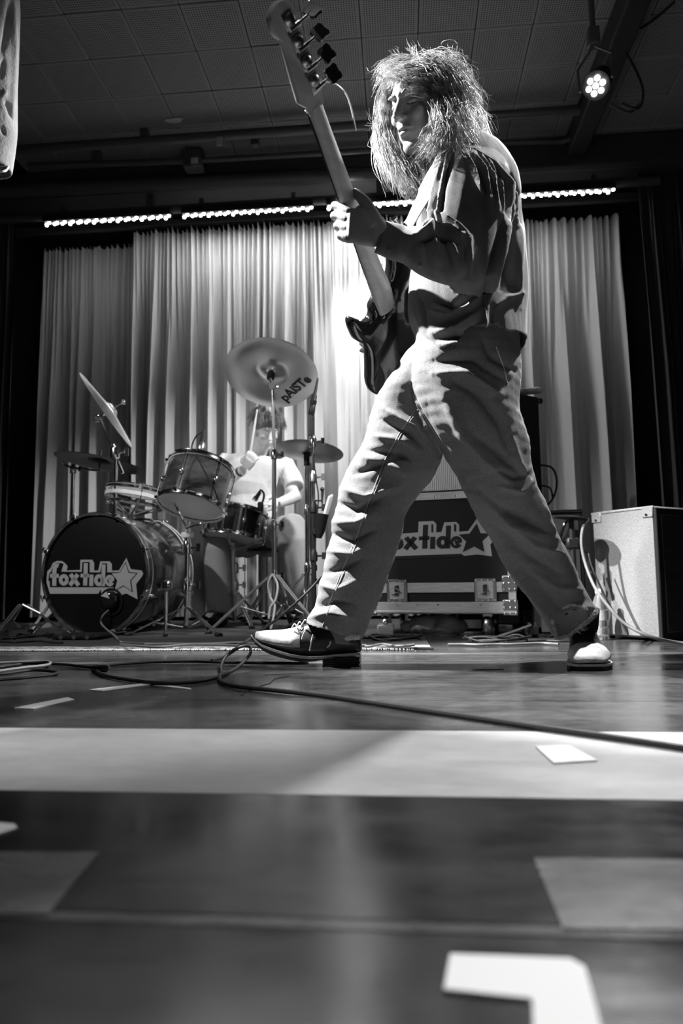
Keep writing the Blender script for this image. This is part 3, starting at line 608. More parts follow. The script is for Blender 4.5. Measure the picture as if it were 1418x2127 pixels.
G += [([(862, 490), (900, 470), (940, 475), (972, 498)], 7, .014), ([(870, 500), (910, 488), (950, 505)], 6, -.014), ([(895, 470), (905, 500), (912, 550)], 6, .009), ([(915, 480), (930, 520), (942, 560)], 6, -.010), ([(930, 485), (948, 530), (955, 570)], 6, .010), ([(880, 485), (885, 520), (890, 545)], 5, -.008),
      ([(895, 440), (920, 450), (950, 470), (975, 492)], 7, .012), ([(905, 455), (940, 470), (968, 495)], 5, -.012), ([(976, 495), (978, 540), (978, 570)], 4, .010), ([(966, 500), (966, 545)], 6, -.008),
      ([(1060, 440), (1045, 500), (1030, 560), (1010, 640)], 7, .014), ([(1048, 440), (1034, 500), (1016, 570), (1000, 630)], 7, -.014), ([(1072, 440), (1062, 520), (1040, 600)], 6, -.010), ([(1082, 470), (1076, 560), (1080, 640)], 6, .010), ([(1052, 540), (1058, 580), (1072, 600)], 8, -.016), ([(1030, 640), (1050, 620), (1085, 610)], 7, .008), ([(1010, 650), (1008, 690), (1005, 715)], 6, .010), ([(1022, 640), (1024, 690)], 6, -.009), ([(1040, 660), (1046, 700)], 5, -.007),
      ([(890, 640), (930, 655), (970, 640), (1000, 610)], 8, .014), ([(900, 625), (940, 640), (985, 615)], 7, -.014), ([(900, 690), (950, 680), (990, 650)], 8, .012), ([(905, 705), (955, 697), (1000, 665)], 7, -.013), ([(915, 715), (960, 712), (1000, 690)], 7, .010), ([(860, 600), (880, 640), (885, 690)], 6, -.006)]
folds(sm_, G)
cutfaces(sm_, lambda c, n: (PX(c)[:, 0] < 796) & ((n@np.array([-.85, -.1, .35])) > .75))
shirt = obj('shirt', sm_, None, man, ang=75)
md = shirt.modifiers.new('thickness', 'SOLIDIFY'); md.thickness = .002
sb = bvh(shirt)
fray('frayed_hem', [(1010, 705), (1040, 708), (1060, 706), (1078, 712), (1086, 722)], 260, .013, man, sb, 4, 'shirt')
# folded cuff band, collar, buttons
rg = []
for t_ in np.linspace(0, 1, 5):
    l = W(804, 462, 1.638).lerp(W(845, 473, 1.638), t_); r = W(778, 523, 1.638).lerp(W(822, 543, 1.638), t_); c = (l+r)/2; a = (l-r)/2*1.06; b = vd*(.041+.003*t_)
    rg.append([tuple(c+a*math.cos(q)+b*math.sin(q)) for q in (2*PI*j/30 for j in range(30))])
cf = obj('cuff', MB().rings(rg, False), M['shirt'], man); md = cf.modifiers.new('t', 'SOLIDIFY'); md.thickness = .003
for nm, x, y, t_ in (('button', 808, 520, None), ('button', 873, 550, None)):
    q = snap(bvh(cf, shirt), x, y, .001)
    if q is not None: obj(nm, MB().lathe([(.001, .003), (.0045, .003), (.0055, .0012), (.0055, -.002)], q, -vd, 14), M['steel'], man)
q = snapline(sb, [(906, 330), (938, 305), (985, 308), (1030, 335), (1062, 372)], .0008)
if len(q) > 3: obj('yoke_seam', MB().tube(q, .0016, 6), M['shirt'], man)
q = snapline(sb, [(1008, 640), (1012, 670), (1010, 700)], .0008)
if len(q) > 3: obj('yoke_seam', MB().tube(q, .0012, 6), M['thread'], man)
# pendant chain at the throat
obj('necklace', MB().tube(catmull([W(872, 425, 1.70), W(877, 432, 1.70), W(884, 428, 1.69), (W(884, 415, 1.69))], 6), .0012, 5), M['chrome'], man)

# ---- shoes
def shoe_side():
    sh = []; Yc = 2.04
    # x, top y, welt y, half width
    P = [(523, 1317, 1322, .006), (533, 1313, 1330, .018), (548, 1311, 1340, .028), (565, 1310, 1346, .036), (585, 1309, 1352, .042), (606, 1306, 1358, .045), (628, 1298, 1362, .045), (650, 1290, 1364, .042), (672, 1284, 1363, .038), (695, 1282, 1360, .036), (720, 1290, 1358, .036), (738, 1300, 1357, .034), (750, 1312, 1356, .026), (752, 1330, 1352, .014)]
    rg = []
    for x, a, b, hw in P:
        t = W(x, a, Yc); u = W(x, b, Yc); ring = []
        for j in range(24):
            q = 2*PI*j/24; cz, sy = math.cos(q), math.sin(q); k = hw*(1 if cz < 0 else (1-.35*cz))
            ring.append(((t.x+u.x)/2, Yc+k*math.copysign(abs(sy)**.75, sy), (t.z+u.z)/2+(t.z-u.z)/2*cz))
        rg.append(ring)
    return MB().rings(rg), P, Yc
shoe = obj('shoe', shoe_side()[0], M['leather'], man, label='pointed black leather shoe resting on its heel', ang=60)
sub = shoe.modifiers.new('s', 'SUBSURF'); sub.levels = sub.render_levels = 1
P = shoe_side()[1]; Yc = 2.04
def sole_part(name, xs, tops, bots, m, hw, parent):
    rg = []
    for x, a, b, k in zip(xs, tops, bots, hw):
        t = W(x, a, Yc); u = W(x, b, Yc); rg.append([((t.x+u.x)/2, Yc+sy*k, zz) for sy, zz in ((-1, t.z), (1, t.z), (1, u.z), (-1, u.z))])
    return obj(name, MB().rings(rg), m, parent, ang=30)
ww = [p[3]+.004 for p in P]
sole_part('welt', [p[0]-1 for p in P], [p[2]-3 for p in P], [p[2]+3 for p in P], M['welt'], [k-.001 for k in ww], shoe)
sole_part('sole', [522, 533, 548, 565, 585, 606, 628, 650, 672, 695], [1321, 1332, 1342, 1348, 1354, 1360, 1364, 1366, 1365, 1362], [1324, 1337, 1348, 1356, 1362, 1367, 1371, 1371, 1368, 1366], M['sole'], ww[:10], shoe)
zf = 0.0
mb = MB(); a = W(672, 1360, Yc).x; b = W(749, 1360, Yc).x; zt_ = W(710, 1359, Yc).z
for k in range(5):
    z0 = zt_*k/5; z1 = zt_*(k+1)/5-.0008; e = .0006*(k % 2)
    mb.box(((a+b)/2, Yc, (z0+z1)/2), (b-a-2*e, .078-2*e, z1-z0), bev=.0015)
obj('heel', mb, M['sole'], shoe)
tb = bvh(shoe)
mb = MB()                                                   # worn pale toe, laces and hanging tips
q = []
rg = []
for x, a, b, hw in P[1:7]:
    t = W(x, a, Yc); u = W(x, b, Yc); ring = []
    zc_ = (t.z+u.z)/2; hz = (t.z-u.z)/2
    for j in range(13):
        qd = -PI*.62+PI*1.12*j/12; cz, sy = math.cos(qd), math.sin(qd); k = hw*(1 if cz < 0 else (1-.35*cz)); ring.append(((t.x+u.x)/2-.0015, Yc+(k+.0016)*math.copysign(abs(sy)**.75, sy), zc_+(hz+.0016)*cz))
    rg.append(ring)
vs = [p for r in rg for p in r]; mb.add(vs, [(i*13+j, i*13+j+1, (i+1)*13+j+1, (i+1)*13+j) for i in range(5) for j in range(12)])
o = obj('toe_cap', mb, M['worn'], shoe, label='scuffed pale toe'); md = o.modifiers.new('t', 'SOLIDIFY'); md.thickness = .001; md.offset = -1
mb = MB()
for k in range(4):
    x = 606+k*11; q = [W(x, 1304-k*4, Yc-.028), W(x+5, 1296-k*4.2, Yc-.036+.012*(k % 2)), W(x+9, 1299-k*4, Yc-.01)]; obj('lace', MB().tube(catmull(q, 4), .0021, 6), M['white'], shoe)
for pts in ([(633, 1312), (629, 1320), (627, 1328)], [(650, 1318), (646, 1335), (643, 1352)], [(686, 1332), (684, 1340), (679, 1345)]):
    obj('lace', MB().tube(catmull([W(x, y, Yc-.048) for x, y in pts], 4), .0022, 6), M['white'], shoe)
# the other shoe points at the viewer
def shoe_front():
    st_ = [  # Y, centre px x, half width, top z, toe bulge
        (1.905, 1222, .030, .030), (1.915, 1221, .043, .040), (1.935, 1221, .050, .050), (1.965, 1221, .052, .058), (2.0, 1219, .050, .066), (2.035, 1217, .046, .078), (2.07, 1214, .041, .095), (2.10, 1212, .038, .118), (2.135, 1211, .037, .125), (2.17, 1210, .036, .11), (2.195, 1210, .03, .085), (2.205, 1210, .018, .06)]
    rg = []; pts = []
    for Y, cx, hw, zt in st_:
        c = W(cx+3, 1380, Y).x; hw *= 1.1; zb = .016; ring = []
        for j in range(28):
            q = 2*PI*j/28; cz, sx = math.cos(q), math.sin(q); k = hw*(1 if cz < 0 else (1-.22*cz))
            ring.append((c+k*math.copysign(abs(sx)**.7, sx), Y, (zt+zb)/2+(zt-zb)/2*math.copysign(abs(cz)**.85, cz)))
        rg.append(ring); pts.append((c, Y, hw, zt))
    return MB().rings(rg), pts
mbf, SP = shoe_front()
shoe2 = obj('shoe', mbf, M['leather'], man, label='black leather shoe with white toe pointing at the viewer', ang=60)
sub = shoe2.modifiers.new('s', 'SUBSURF'); sub.levels = sub.render_levels = 1
def slab(name, z0, z1, grow, m, sel, parent):
    L_ = [(c-hw-grow, Y-(grow if i == 0 else 0)) for i, (c, Y, hw, _) in enumerate(sel)]; R2 = [(c+hw+grow, Y-(grow if i == 0 else 0)) for i, (c, Y, hw, _) in enumerate(sel)]
    poly = L_[::-1]+R2; n = len(poly); mb = MB(); mb.add([(x, y, z0) for x, y in poly]+[(x, y, z1) for x, y in poly], [tuple(range(n))[::-1], tuple(range(n, 2*n))]+[(i, (i+1) % n, n+(i+1) % n, n+i) for i in range(n)])
    return obj(name, mb, m, parent, ang=30)
slab('welt', .011, .017, .004, M['worn'], SP, shoe2)
slab('sole', .001, .0105, .004, M['sole'], SP, shoe2)
mb = MB(); rg = []
for i in range(0, 5):
    c, Y, hw, zt = SP[i]; Y -= .002 if i == 0 else .0
    ring = []
    for j in range(15):
        q = -PI*.60+PI*1.14*j/14; cz, sx = math.cos(q), math.sin(q); k = hw*(1 if cz < 0 else (1-.22*cz))
        ring.append((c+(k+.0016)*math.copysign(abs(sx)**.7, sx), Y-.001, (zt+.016)/2+((zt-.016)/2+.0016)*math.copysign(abs(cz)**.85, cz)))
    rg.append(ring)
cc = (SP[0][0], SP[0][1]-.006, .022)
vs = [p for r in rg for p in r]+[cc]; mb.add(vs, [(i*15+j, i*15+j+1, (i+1)*15+j+1, (i+1)*15+j) for i in range(4) for j in range(14)]+[(len(vs)-1, j+1, j) for j in range(14)])
o = obj('toe_cap', mb, M['worn'], shoe2, label='white worn toe'); md = o.modifiers.new('t', 'SOLIDIFY'); md.thickness = .001; md.offset = -1
mb = MB()
for pts in ([(1167, 1326), (1176, 1322), (1182, 1324), (1188, 1318), (1188, 1309)], [(1190, 1307), (1198, 1312), (1206, 1316)], [(1195, 1300), (1206, 1305), (1214, 1310)], [(1130, 1326), (1140, 1322), (1150, 1317)], [(1120, 1323), (1132, 1325), (1140, 1322)]):
    obj('lace', MB().tube(catmull([W(x, y, 2.03) for x, y in pts], 4), .0016, 6), M['thread'], shoe2)
# dark sock in the gap between hem and shoe
obj('sock', MB().tube([(SP[7][0], 2.11, .085), W(1216, 1300, 2.11), W(1212, 1268, 2.10)], [.037, .036, .045], 20), M['tolex'], man)

# ---- hair: locks of tapered strands over a cap
mb = MB()
mb.ball(hp(0, -.026, .040), .101, 28, (.82, .98, .9), R3)
obj('hair_cap', mb, M['hair'], man)
hb = MB(); hr = np.random.RandomState(21)
def lock(pts, n, spread, tip=.35, r=.00085, curl=.006, sides=3):
    base = catmull(pts, 5); k = len(base); B = np.array([tuple(p) for p in base])
    for _ in range(n):
        o0 = hr.normal(size=3)*spread; o1 = hr.normal(size=3)*spread*(1.2+tip); a = hr.uniform(.75, 1.05); L_ = max(4, int(k*a)); ph = hr.rand()*6.28; fr = hr.uniform(3, 9); cu = hr.normal(size=3)*curl
        t = np.linspace(0, a, L_)[:, None]; idx = np.minimum(np.linspace(0, a*(k-1), L_), k-1)
        P_ = np.stack([np.interp(idx, np.arange(k), B[:, c]) for c in range(3)], -1)
        P_ = P_+o0*(1-t)+o1*t+np.sin(t*fr+ph)*cu*t+np.sin(t*fr*2.7+ph*2)*cu[::-1]*.4*t
        rr = r*hr.uniform(.6, 1.3)*(1-.8*t[:, 0]); hb.tube([Vector(q) for q in P_], list(rr), sides, cap=False)
Yh = 1.745

def scalp(n, hpf, cen, R3_, seed, ln, r, face, k=14, sp=.006, curl=.008, wind=(0, 0, 0)):
    q = np.random.RandomState(seed); i = 0
    while i < n:
        d = q.normal(size=3); d /= np.linalg.norm(d)
        if d[2] < -.35 or (d[1] > face and d[2] < .55+.2*abs(d[0])) or (d[1] > .05 and d[2] < .42): continue
        i += 1; d = Vector(d); p = Vector((d.x*r[0], d.y*r[1], d.z*r[2])); P_ = [hpf(*(cen+p*.97))]; L_ = ln*q.uniform(.7, 1.15)
        side = -1 if d.x < .012 else 1; g = Vector((side*.9, .25-d.y*.6, -.32)) if d.z > .5 else Vector((side*.12, -.5, -1))
        for s_ in range(5):
            nrm = Vector((p.x/r[0]**2, p.y/r[1]**2, p.z/r[2]**2)).normalized(); dd = g.lerp(Vector((side*.15, -.2, -1)), min(1, s_*.35)).normalized(); dd = (dd-nrm*min(0, dd.dot(nrm))+nrm*.07).normalized()
            p = p+dd*L_/5; P_.append(hpf(*(cen+p))+Vector(wind)*(s_+1)*.2)
        lock(P_, k, sp, .5, curl=curl)
def hw_(*p): return [W(x, y, Yh+dy) for x, y, dy in p]
scalp(230, hp, Vector((0, -.026, .040)), R3, 4, .185, (.081, .097, .080), .35, 22, .0065, .015)
# crown sweeping over to the right, camera side
for p in (((885, 150, -.06), (920, 165, -.085), (945, 205, -.09), (955, 250, -.085), (962, 290, -.07)), ((880, 142, -.04), (925, 150, -.05), (955, 195, -.05), (968, 240, -.05), (972, 282, -.04)), ((880, 138, -.0), (920, 140, -.0), (955, 180, .0), (972, 235, .0), (975, 280, .0)),
          ((890, 170, -.09), (915, 190, -.10), (930, 225, -.105), (935, 265, -.10), (925, 300, -.09)), ((900, 180, -.085), (914, 215, -.10), (922, 255, -.10), (913, 285, -.09), (898, 306, -.08)), ((880, 135, .04), (915, 140, .05), (950, 175, .05), (962, 230, .05), (960, 280, .05)),
          ((900, 190, -.09), (920, 215, -.105), (945, 250, -.10), (950, 285, -.09), (945, 310, -.085)), ((905, 200, -.085), (914, 235, -.10), (926, 262, -.105), (924, 290, -.10), (905, 314, -.085)), ((905, 160, -.06), (940, 185, -.07), (962, 225, -.07), (970, 262, -.06), (966, 300, -.05)), ((908, 215, -.08), (908, 250, -.09), (905, 280, -.09), (893, 303, -.08), (882, 325, -.06))):
    lock(hw_(*p), 150, .009, .6, curl=.018)
# top and fringe swept to the left
for p in (((905, 150, -.05), (880, 140, -.07), (850, 140, -.08), (820, 150, -.07), (797, 162, -.05)), ((915, 160, -.06), (885, 155, -.085), (850, 158, -.095), (825, 165, -.09), (808, 178, -.08)), ((895, 140, -.02), (865, 130, -.03), (835, 132, -.03), (808, 142, -.03), (790, 158, -.02)), ((920, 175, -.075), (890, 172, -.095), (860, 172, -.105), (840, 168, -.10), (820, 160, -.09)),
          ((890, 138, .02), (855, 128, .02), (825, 132, .02), (800, 145, .02), (785, 170, .02)), ((925, 185, -.08), (900, 188, -.10), (880, 184, -.105), (858, 176, -.105), (838, 176, -.10))):
    lock(hw_(*p), 130, .007, .5, curl=.008)
# far side falling to the left and down
for p in (((815, 165, .04), (800, 200, .06), (795, 245, .06), (800, 290, .05), (815, 340, .04), (835, 385, .03)), ((810, 175, .05), (793, 225, .07), (785, 270, .07), (792, 315, .06), (808, 355, .05), (825, 380, .04)), ((812, 200, .05), (803, 245, .05), (812, 300, .04), (828, 345, .03), (843, 380, .02), (855, 408, .01)),
          ((822, 250, .05), (820, 300, .045), (832, 340, .04), (850, 375, .03), (862, 400, .02)), ((845, 300, .05), (845, 340, .045), (855, 370, .04), (866, 395, .03)), ((808, 230, .06), (790, 262, .08), (784, 290, .08), (795, 325, .07), (812, 362, .06)), ((865, 320, .03), (864, 345, .03), (868, 370, .03), (868, 398, .02)), ((803, 160, .0), (806, 185, .0), (808, 205, .01), (806, 230, .03), (800, 260, .05))):
    lock(hw_(*p), 125, .0085, .7, curl=.010)
# wisps and flyaways
for p, n in ((((850, 135, 0), (830, 122, .0), (818, 112, .0)), 22), (((868, 130, 0), (860, 112, .0), (852, 98, .0)), 24), (((885, 130, 0), (882, 115, 0), (876, 103, 0)), 8), (((925, 150, 0), (932, 130, 0), (922, 112, 0)), 24), (((890, 130, 0), (893, 118, 0), (889, 112, 0)), 6), (((805, 165, 0), (788, 155, 0), (778, 150, 0)), 10), (((940, 165, 0), (950, 150, 0), (948, 140, 0)), 8),
             (((800, 250, .05), (785, 262, .05), (768, 262, .05)), 14), (((795, 256, .05), (778, 258, .05), (764, 238, .05)), 6), (((965, 260, 0), (978, 252, 0), (980, 240, 0)), 10), (((800, 172, 0), (785, 182, 0), (775, 185, 0)), 6), (((800, 300, .05), (785, 310, .05), (775, 300, .05)), 10), (((838, 392, .02), (850, 405, .02), (860, 412, .02)), 20), (((800, 335, .05), (798, 352, .05), (806, 365, .05)), 8), (((970, 230, 0), (980, 238, 0), (984, 250, 0)), 10)):
    lock(hw_(*p), n, .004, 1.4, r=.0009, curl=.006)
obj('hair', hb, M['hair'], man, kind='stuff', ang=180)

# ================================================================== bass guitar
NJ = W(795, 603, 1.86); NUT = W(661, 226, 1.40)
ga = (NUT-NJ).normalized(); v0 = ray(770, 600).normalized()
gn = (-v0-(-v0).dot(ga)*ga).normalized(); gl = gn.cross(ga).normalized()
if gl.x > 0: gl = -gl
ph = math.radians(33); gw = (gl*math.cos(ph)+gn*math.sin(ph)).normalized(); gb = (gn*math.cos(ph)-gl*math.sin(ph)).normalized()   # gw: treble edge (image left), gb: back face
bass = thing('bass_guitar', 'dark glossy bass guitar with a pale maple neck held upright by the striding person', 'guitar', NJ)
def gp(u, v, b=0): return NJ+ga*u+gw*v+gb*b
NL = (NUT-NJ).length
out = catmull([(-.035, .033, 0), (-.062, .046, 0), (-.068, .066, 0), (-.05, .088, 0), (-.022, .105, 0), (-.014, .115, 0), (-.024, .126, 0), (-.05, .130, 0), (-.09, .128, 0), (-.125, .112, 0), (-.165, .110, 0), (-.215, .128, 0), (-.265, .148, 0), (-.315, .145, 0), (-.36, .10, 0), (-.38, .02, 0), (-.375, -.07, 0), (-.34, -.14, 0), (-.28, -.165, 0), (-.2, -.15, 0), (-.13, -.12, 0), (-.05, -.13, 0), (.03, -.15, 0), (.09, -.15, 0), (.12, -.128, 0), (.115, -.105, 0), (.07, -.085, 0), (.02, -.07, 0), (-.005, -.05, 0), (-.008, -.033, 0)], 5, True)
BT = .042
def gbody():
    mb = MB(); n = len(out); rg = []
    cx, cy = -.17, 0
    for b, s_ in ((BT/2, .955), (BT/2-.003, .98), (BT/2-.009, .998), (0, 1), (-BT/2+.009, .998), (-BT/2+.003, .98), (-BT/2, .955)):
        rg.append([])
        for i, p in enumerate(out):
            q = out[(i+1) % n]-out[i-1]; nr = Vector((q.y, -q.x)).normalized(); e = (1-s_)*.22
            rg[-1].append(tuple(gp(p.x-nr.x*e*SG, p.y-nr.y*e*SG, b-BT/2-.012)))
    mb.rings(rg); return mb
ar = sum(out[i].x*out[(i+1) % len(out)].y-out[(i+1) % len(out)].x*out[i].y for i in range(len(out)))
SG = 1 if ar > 0 else -1
gbo = obj('guitar_body', gbody(), M['black_gloss'], bass, ang=60)
# maple neck with D section, heel flare; fretboard beyond it
rg = []
for u, hw_n, dp in ((-.075, .031, .016), (-.02, .031, .0175), (.02, .0305, .018), (.05, .030, .017), (.1, .0285, .016), (.3, .0245, .0155), (NL-.06, .0205, .0145), (NL-.01, .0202, .0145), (NL+.005, .022, .012)):
    flare = .012*max(0, 1-abs(u-.0)/.06) if u > -.03 else 0
    rg.append([tuple(gp(u, (hw_n+flare*.3)*math.cos(q), -.012+(dp+flare)*math.sin(q) if 0 <= q <= PI else -.012+.002*math.sin(q))) for q in (2*PI*j/28 for j in range(28))])
obj('neck', MB().rings(rg), M['maple'], bass, ang=60)
rg = [[tuple(gp(u, v, b)) for v, b in ((-h_, -.0145), (h_, -.0145), (h_, -.020), (0, -.0225), (-h_, -.020))] for u, h_ in ((-.10, .030), (NL, .0198))]
obj('fretboard', MB().rings(rg), M['rosewood'], bass)
sc_ = .86; mbs = MB()
for k in range(4):
    v = (-.0135+.009*k); mbs = MB().tube([gp(-.30, v*1.6, -.031), gp(NL, v, -.024), gp(NL+.06+.035*k, v*.6, -.02)], .0012-.0002*k, 5); obj('string', mbs, M['steel'], bass)
for k in range(18):
    u = NL-(NL+.25)*(1-2**(-(k+1)/12))*.92
    fw_ = .0288+(.0198-.030)*max(0, u)/NL; obj('fret', MB().tube([gp(u, -fw_, -.0208), gp(u, 0, -.0228), gp(u, fw_, -.0208)], .0009, 5), M['steel'], bass)
obj('nut', MB().rings([[tuple(gp(NL+.001+s_*.003, v, b)) for v, b in ((-.0195, -.02), (.0195, -.02), (.0195, -.026), (-.0195, -.026))] for s_ in (0, 1)]), M['white'], bass)
# headstock
hs = catmull([(0, -.0205, 0), (.02, -.026, 0), (.04, -.033, 0), (.10, -.032, 0), (.17, -.030, 0), (.196, -.026, 0), (.212, -.010, 0), (.214, .012, 0), (.200, .032, 0), (.180, .037, 0), (.164, .030, 0), (.152, .024, 0), (.12, .027, 0), (.08, .032, 0), (.05, .035, 0), (.034, .036, 0), (.022, .028, 0), (.012, .021, 0), (0, .0205, 0)], 4, False)
HSC = (W(590, 12, 1.27)-NUT).length/.214
he = ga
def hpnt(u, v, b): return NUT+ga*u*1.0+gw*v*1.0+gb*b
mb = MB(); rg = []
for b, e in ((.002, .0), (.0005, -.0012), (-.013, -.0012), (-.015, 0)):
    rg.append([tuple(hpnt(p.x, p.y*(1+ (0 if e == 0 else .03)), b-.004)) for p in hs])
hd = obj('headstock', MB().rings(rg), M['maple'], bass, ang=40)
for k in range(4):
    u = .048+.042*k; v = -.012+.003*k
    t_ = MB(); t_.rings([[tuple(hpnt(u+a, v+c, b)) for a, c in ((-.019, -.013), (.019, -.013), (.019, .013), (-.019, .013))] for b in (-.002, .0015)])
    pl = obj('tuner_plate', t_, M['steel'], bass)
    obj('gear', MB().lathe([(.0125, -.002), (.0125, .006), (.009, .009), (.002, .010)], hpnt(u+.006, v, .001), gb, 18), M['steel'], pl)
    obj('worm', MB().tube([hpnt(u-.008, v+.008, .006), hpnt(u-.008, v-.020, .006)], .0048, 10), M['steel'], pl)
    obj('shaft', MB().tube([hpnt(u-.008, v-.015, .006), hpnt(u-.008, -.052, .006)], .003, 8), M['steel'], pl)
    ks = catmull([(-.004, -.046, 0), (-.015, -.048, 0), (-.0165, -.056, 0), (-.0155, -.064, 0), (-.0165, -.075, 0), (-.010, -.079, 0), (0, -.0775, 0), (.010, -.079, 0), (.0165, -.075, 0), (.0155, -.064, 0), (.0165, -.056, 0), (.015, -.048, 0), (.004, -.046, 0)], 3)
    tilt = (gb*math.cos(.5+k*.25)+ga*math.sin(.5+k*.25)).normalized(); tu = gw.cross(tilt).normalized(); ctr = hpnt(u-.008, 0, .006)
    obj('tuner_key', MB().prism([(p.x, p.y) for p in ks], ctr-tilt*.003, tu, gw, tilt, .006), M['black_gloss'], pl, ang=50)
    obj('post', MB().tube([hpnt(u+.006, v, -.016), hpnt(u+.006, v, -.038)], .005, 10), M['steel'], pl)
# loose string ends
obj('string_end', MB().tube(catmull([hpnt(.045, -.02, -.02), W(690, 172, 1.4), W(715, 190, 1.38), W(728, 220, 1.38), (W(739, 271, 1.38))], 6), .0016, 6), M['thread'], bass)
obj('string_end', MB().tube(catmull([hpnt(.19, -.02, -.02), W(628, 25, 1.25), W(642, -2, 1.25)], 6), .0009, 5), M['steel'], bass)
# neck plate, screws, strap button, pickups and bridge on the front
np_ = obj('neck_plate', MB().rings([[tuple(gp(u, v, b-.012)) for u, v in ((-.095, -.03), (-.02, -.03), (-.02, .03), (-.095, .03))] for b in (-.001, .0022)]), M['black_gloss'], bass)
for u in (-.087, -.028):
    for v in (-.022, .022): obj('screw', MB().lathe([(.001, .003), (.0042, .002), (.0045, 0)], gp(u, v, -.0098), gb, 12), M['chrome'], np_)
obj('heel_block', MB().rings([[tuple(gp(u, v, b)) for u, v in ((-.105, -.037), (-.012, -.037), (.004, -.02), (-.02, .037), (-.105, .037))] for b in (-.02, -.0125)]), M['black_gloss'], bass)
for u in (-.14, -.26): obj('pickup', MB().rings([[tuple(gp(u+a, v, b)) for a, v in ((-.012, -.045), (.012, -.045), (.012, .045), (-.012, .045))] for b in (-.053, -.066)]), M['black'], bass)
obj('bridge', MB().rings([[tuple(gp(-.30+a, v, b)) for a, v in ((-.03, -.04), (.02, -.04), (.02, .04), (-.03, .04))] for b in (-.053, -.062)]), M['chrome'], bass)
for (u, v) in ((.121, -.135), (-.38, 0)): obj('strap_button', MB().lathe([(.004, 0), (.004, .008), (.008, .010), (.008, .013)], gp(u-.004, v, -.033), ga if u > 0 else -ga, 14), M['chrome'], bass)
# strap
hn = gp(.125, -.135, -.033)
sp_ = [(hn, .02), (W(838, 480, 1.80), .024), (W(862, 440, 1.73), .027), (W(884, 396, 1.675), .026), (W(903, 352, 1.70), .022), (W(930, 315, 1.76), .02), (W(955, 303, 1.82), .02), (W(985, 300, 1.88), .02), (W(1010, 330, 1.98), .026), (W(1030, 420, 2.03), .026), (W(1030, 560, 2.05), .026), (W(980, 680, 2.1), .026), (gp(-.40, 0, -.033), .02)]
cp = catmull([p for p, _ in sp_], 5); wd = np.interp(np.linspace(0, 1, len(cp)), np.linspace(0, 1, len(sp_)), [k for _, k in sp_]); vs = []
for i, p in enumerate(cp):
    t = (cp[min(i+1, len(cp)-1)]-cp[max(i-1, 0)]).normalized(); wi = float(wd[i]); q = (p-Vector(W(975, 500, 1.86))); q.z *= .3; s_ = t.cross(q).normalized(); nn = s_.cross(t).normalized()
    vs.append([tuple(p+s_*wi+nn*.0015), tuple(p-s_*wi+nn*.0015), tuple(p-s_*wi-nn*.0015), tuple(p+s_*wi-nn*.0015)])
tag(obj('guitar_strap', MB().rings(vs), M['strap']), 'grey woven guitar strap over the shoulder of the striding person', 'strap')
# ================================================================== drum kit
def ringmb(o, ax, r0, r1, h0, h1, n=48): return MB().lathe([(r0, h0), (r1, h0), (r1, h1), (r0, h1), (r0, h0)], o, ax, n, cap=False)
def lugs(parent, o, ax, r, L_, n, m='chrome', ends=True, off=0):
    x, y, z = basis(ax, (0, 0, 1) if abs(Vector(ax).normalized().z) < .9 else (0, 1, 0))
    for k in range(n):
        q = 2*PI*(k+off)/n; d = x*math.cos(q)+y*math.sin(q); c = Vector(o)+d*(r+.006)
        mb = MB(); mb.lathe([(.004, -.018), (.008, -.014), (.009, 0), (.008, .014), (.004, .018)], c+z*(L_/2), z, 10)
        mb.tube([c+z*-.004+d*.006, c+z*(L_+.004)+d*.006], .0026, 6)
        mb.box(c+z*.0+d*.006, (.012, .012, .014)); mb.box(c+z*L_+d*.006, (.012, .012, .014)); obj('lug', mb, M[m], parent)
# ---- bass drum
KC = W(197, 1195, 3.22); KC.z = .306; kn = Vector((-.19, -.98, -.02)).normalized(); KR = .284; KD = .42
kick = thing('bass_drum', 'big glossy bass drum with pale lettering and a star on its black front', 'drum', (KC.x, KC.y, 0))
obj('shell', MB().lathe([(KR-.006, -KD), (KR, -KD+.005), (KR, -.03), (KR-.006, -.02)], KC, kn, 72, cap=False), M['shell'], kick, ang=60)
for h0, nm in ((-.034, 0), (-KD-.01, 1)):
    hp_ = obj('hoop', ringmb(KC, kn, KR+.004, KR+.016, h0, h0+.044, 72), M['shell'], kick)
    obj('hoop_inlay', ringmb(KC, kn, KR+.0155, KR+.0175, h0+.0, h0+.007, 72), M['hoopwhite'], hp_)
    obj('hoop_inlay', ringmb(KC, kn, KR+.0155, KR+.0175, h0+.037, h0+.044, 72), M['chrome'] if nm == 0 else M['hoopwhite'], hp_)
fh = obj('front_head', MB().lathe([(.001, 0), (KR-.012, 0), (KR+.002, -.004), (KR+.002, -.012), (.001, -.008)], KC, kn, 72), M['black_head'], kick)
obj('rear_head', MB().lathe([(.001, 0), (KR, 0), (KR, -.006), (.001, -.006)], KC-kn*KD, kn, 48), M['clear_head'], kick)
kx, ky, kz = basis(kn)
for k in range(8):
    q = 2*PI*(k+.5)/8; d = kx*math.cos(q)+ky*math.sin(q)
    for h0, sg in ((.012, -1), (-KD-.012, 1)):
        mb = MB(); c = KC+kn*h0+d*(KR+.012); mb.box(c, (.02, .02, .018), bev=.003); mb.tube([c+d*.012, c+d*.012+kn*sg*.10], .0032, 6); mb.tube([c+d*.012+kn*(-sg)*.012-kz.cross(d)*.018, c+d*.012+kn*(-sg)*.012+kz.cross(d)*.018], .004, 6)
        mb.lathe([(.005, 0), (.010, .012), (.011, .03), (.006, .045)], c+kn*sg*.06-d*.004, kn*sg, 10); obj('tension_claw', mb, M['chrome'], kick)
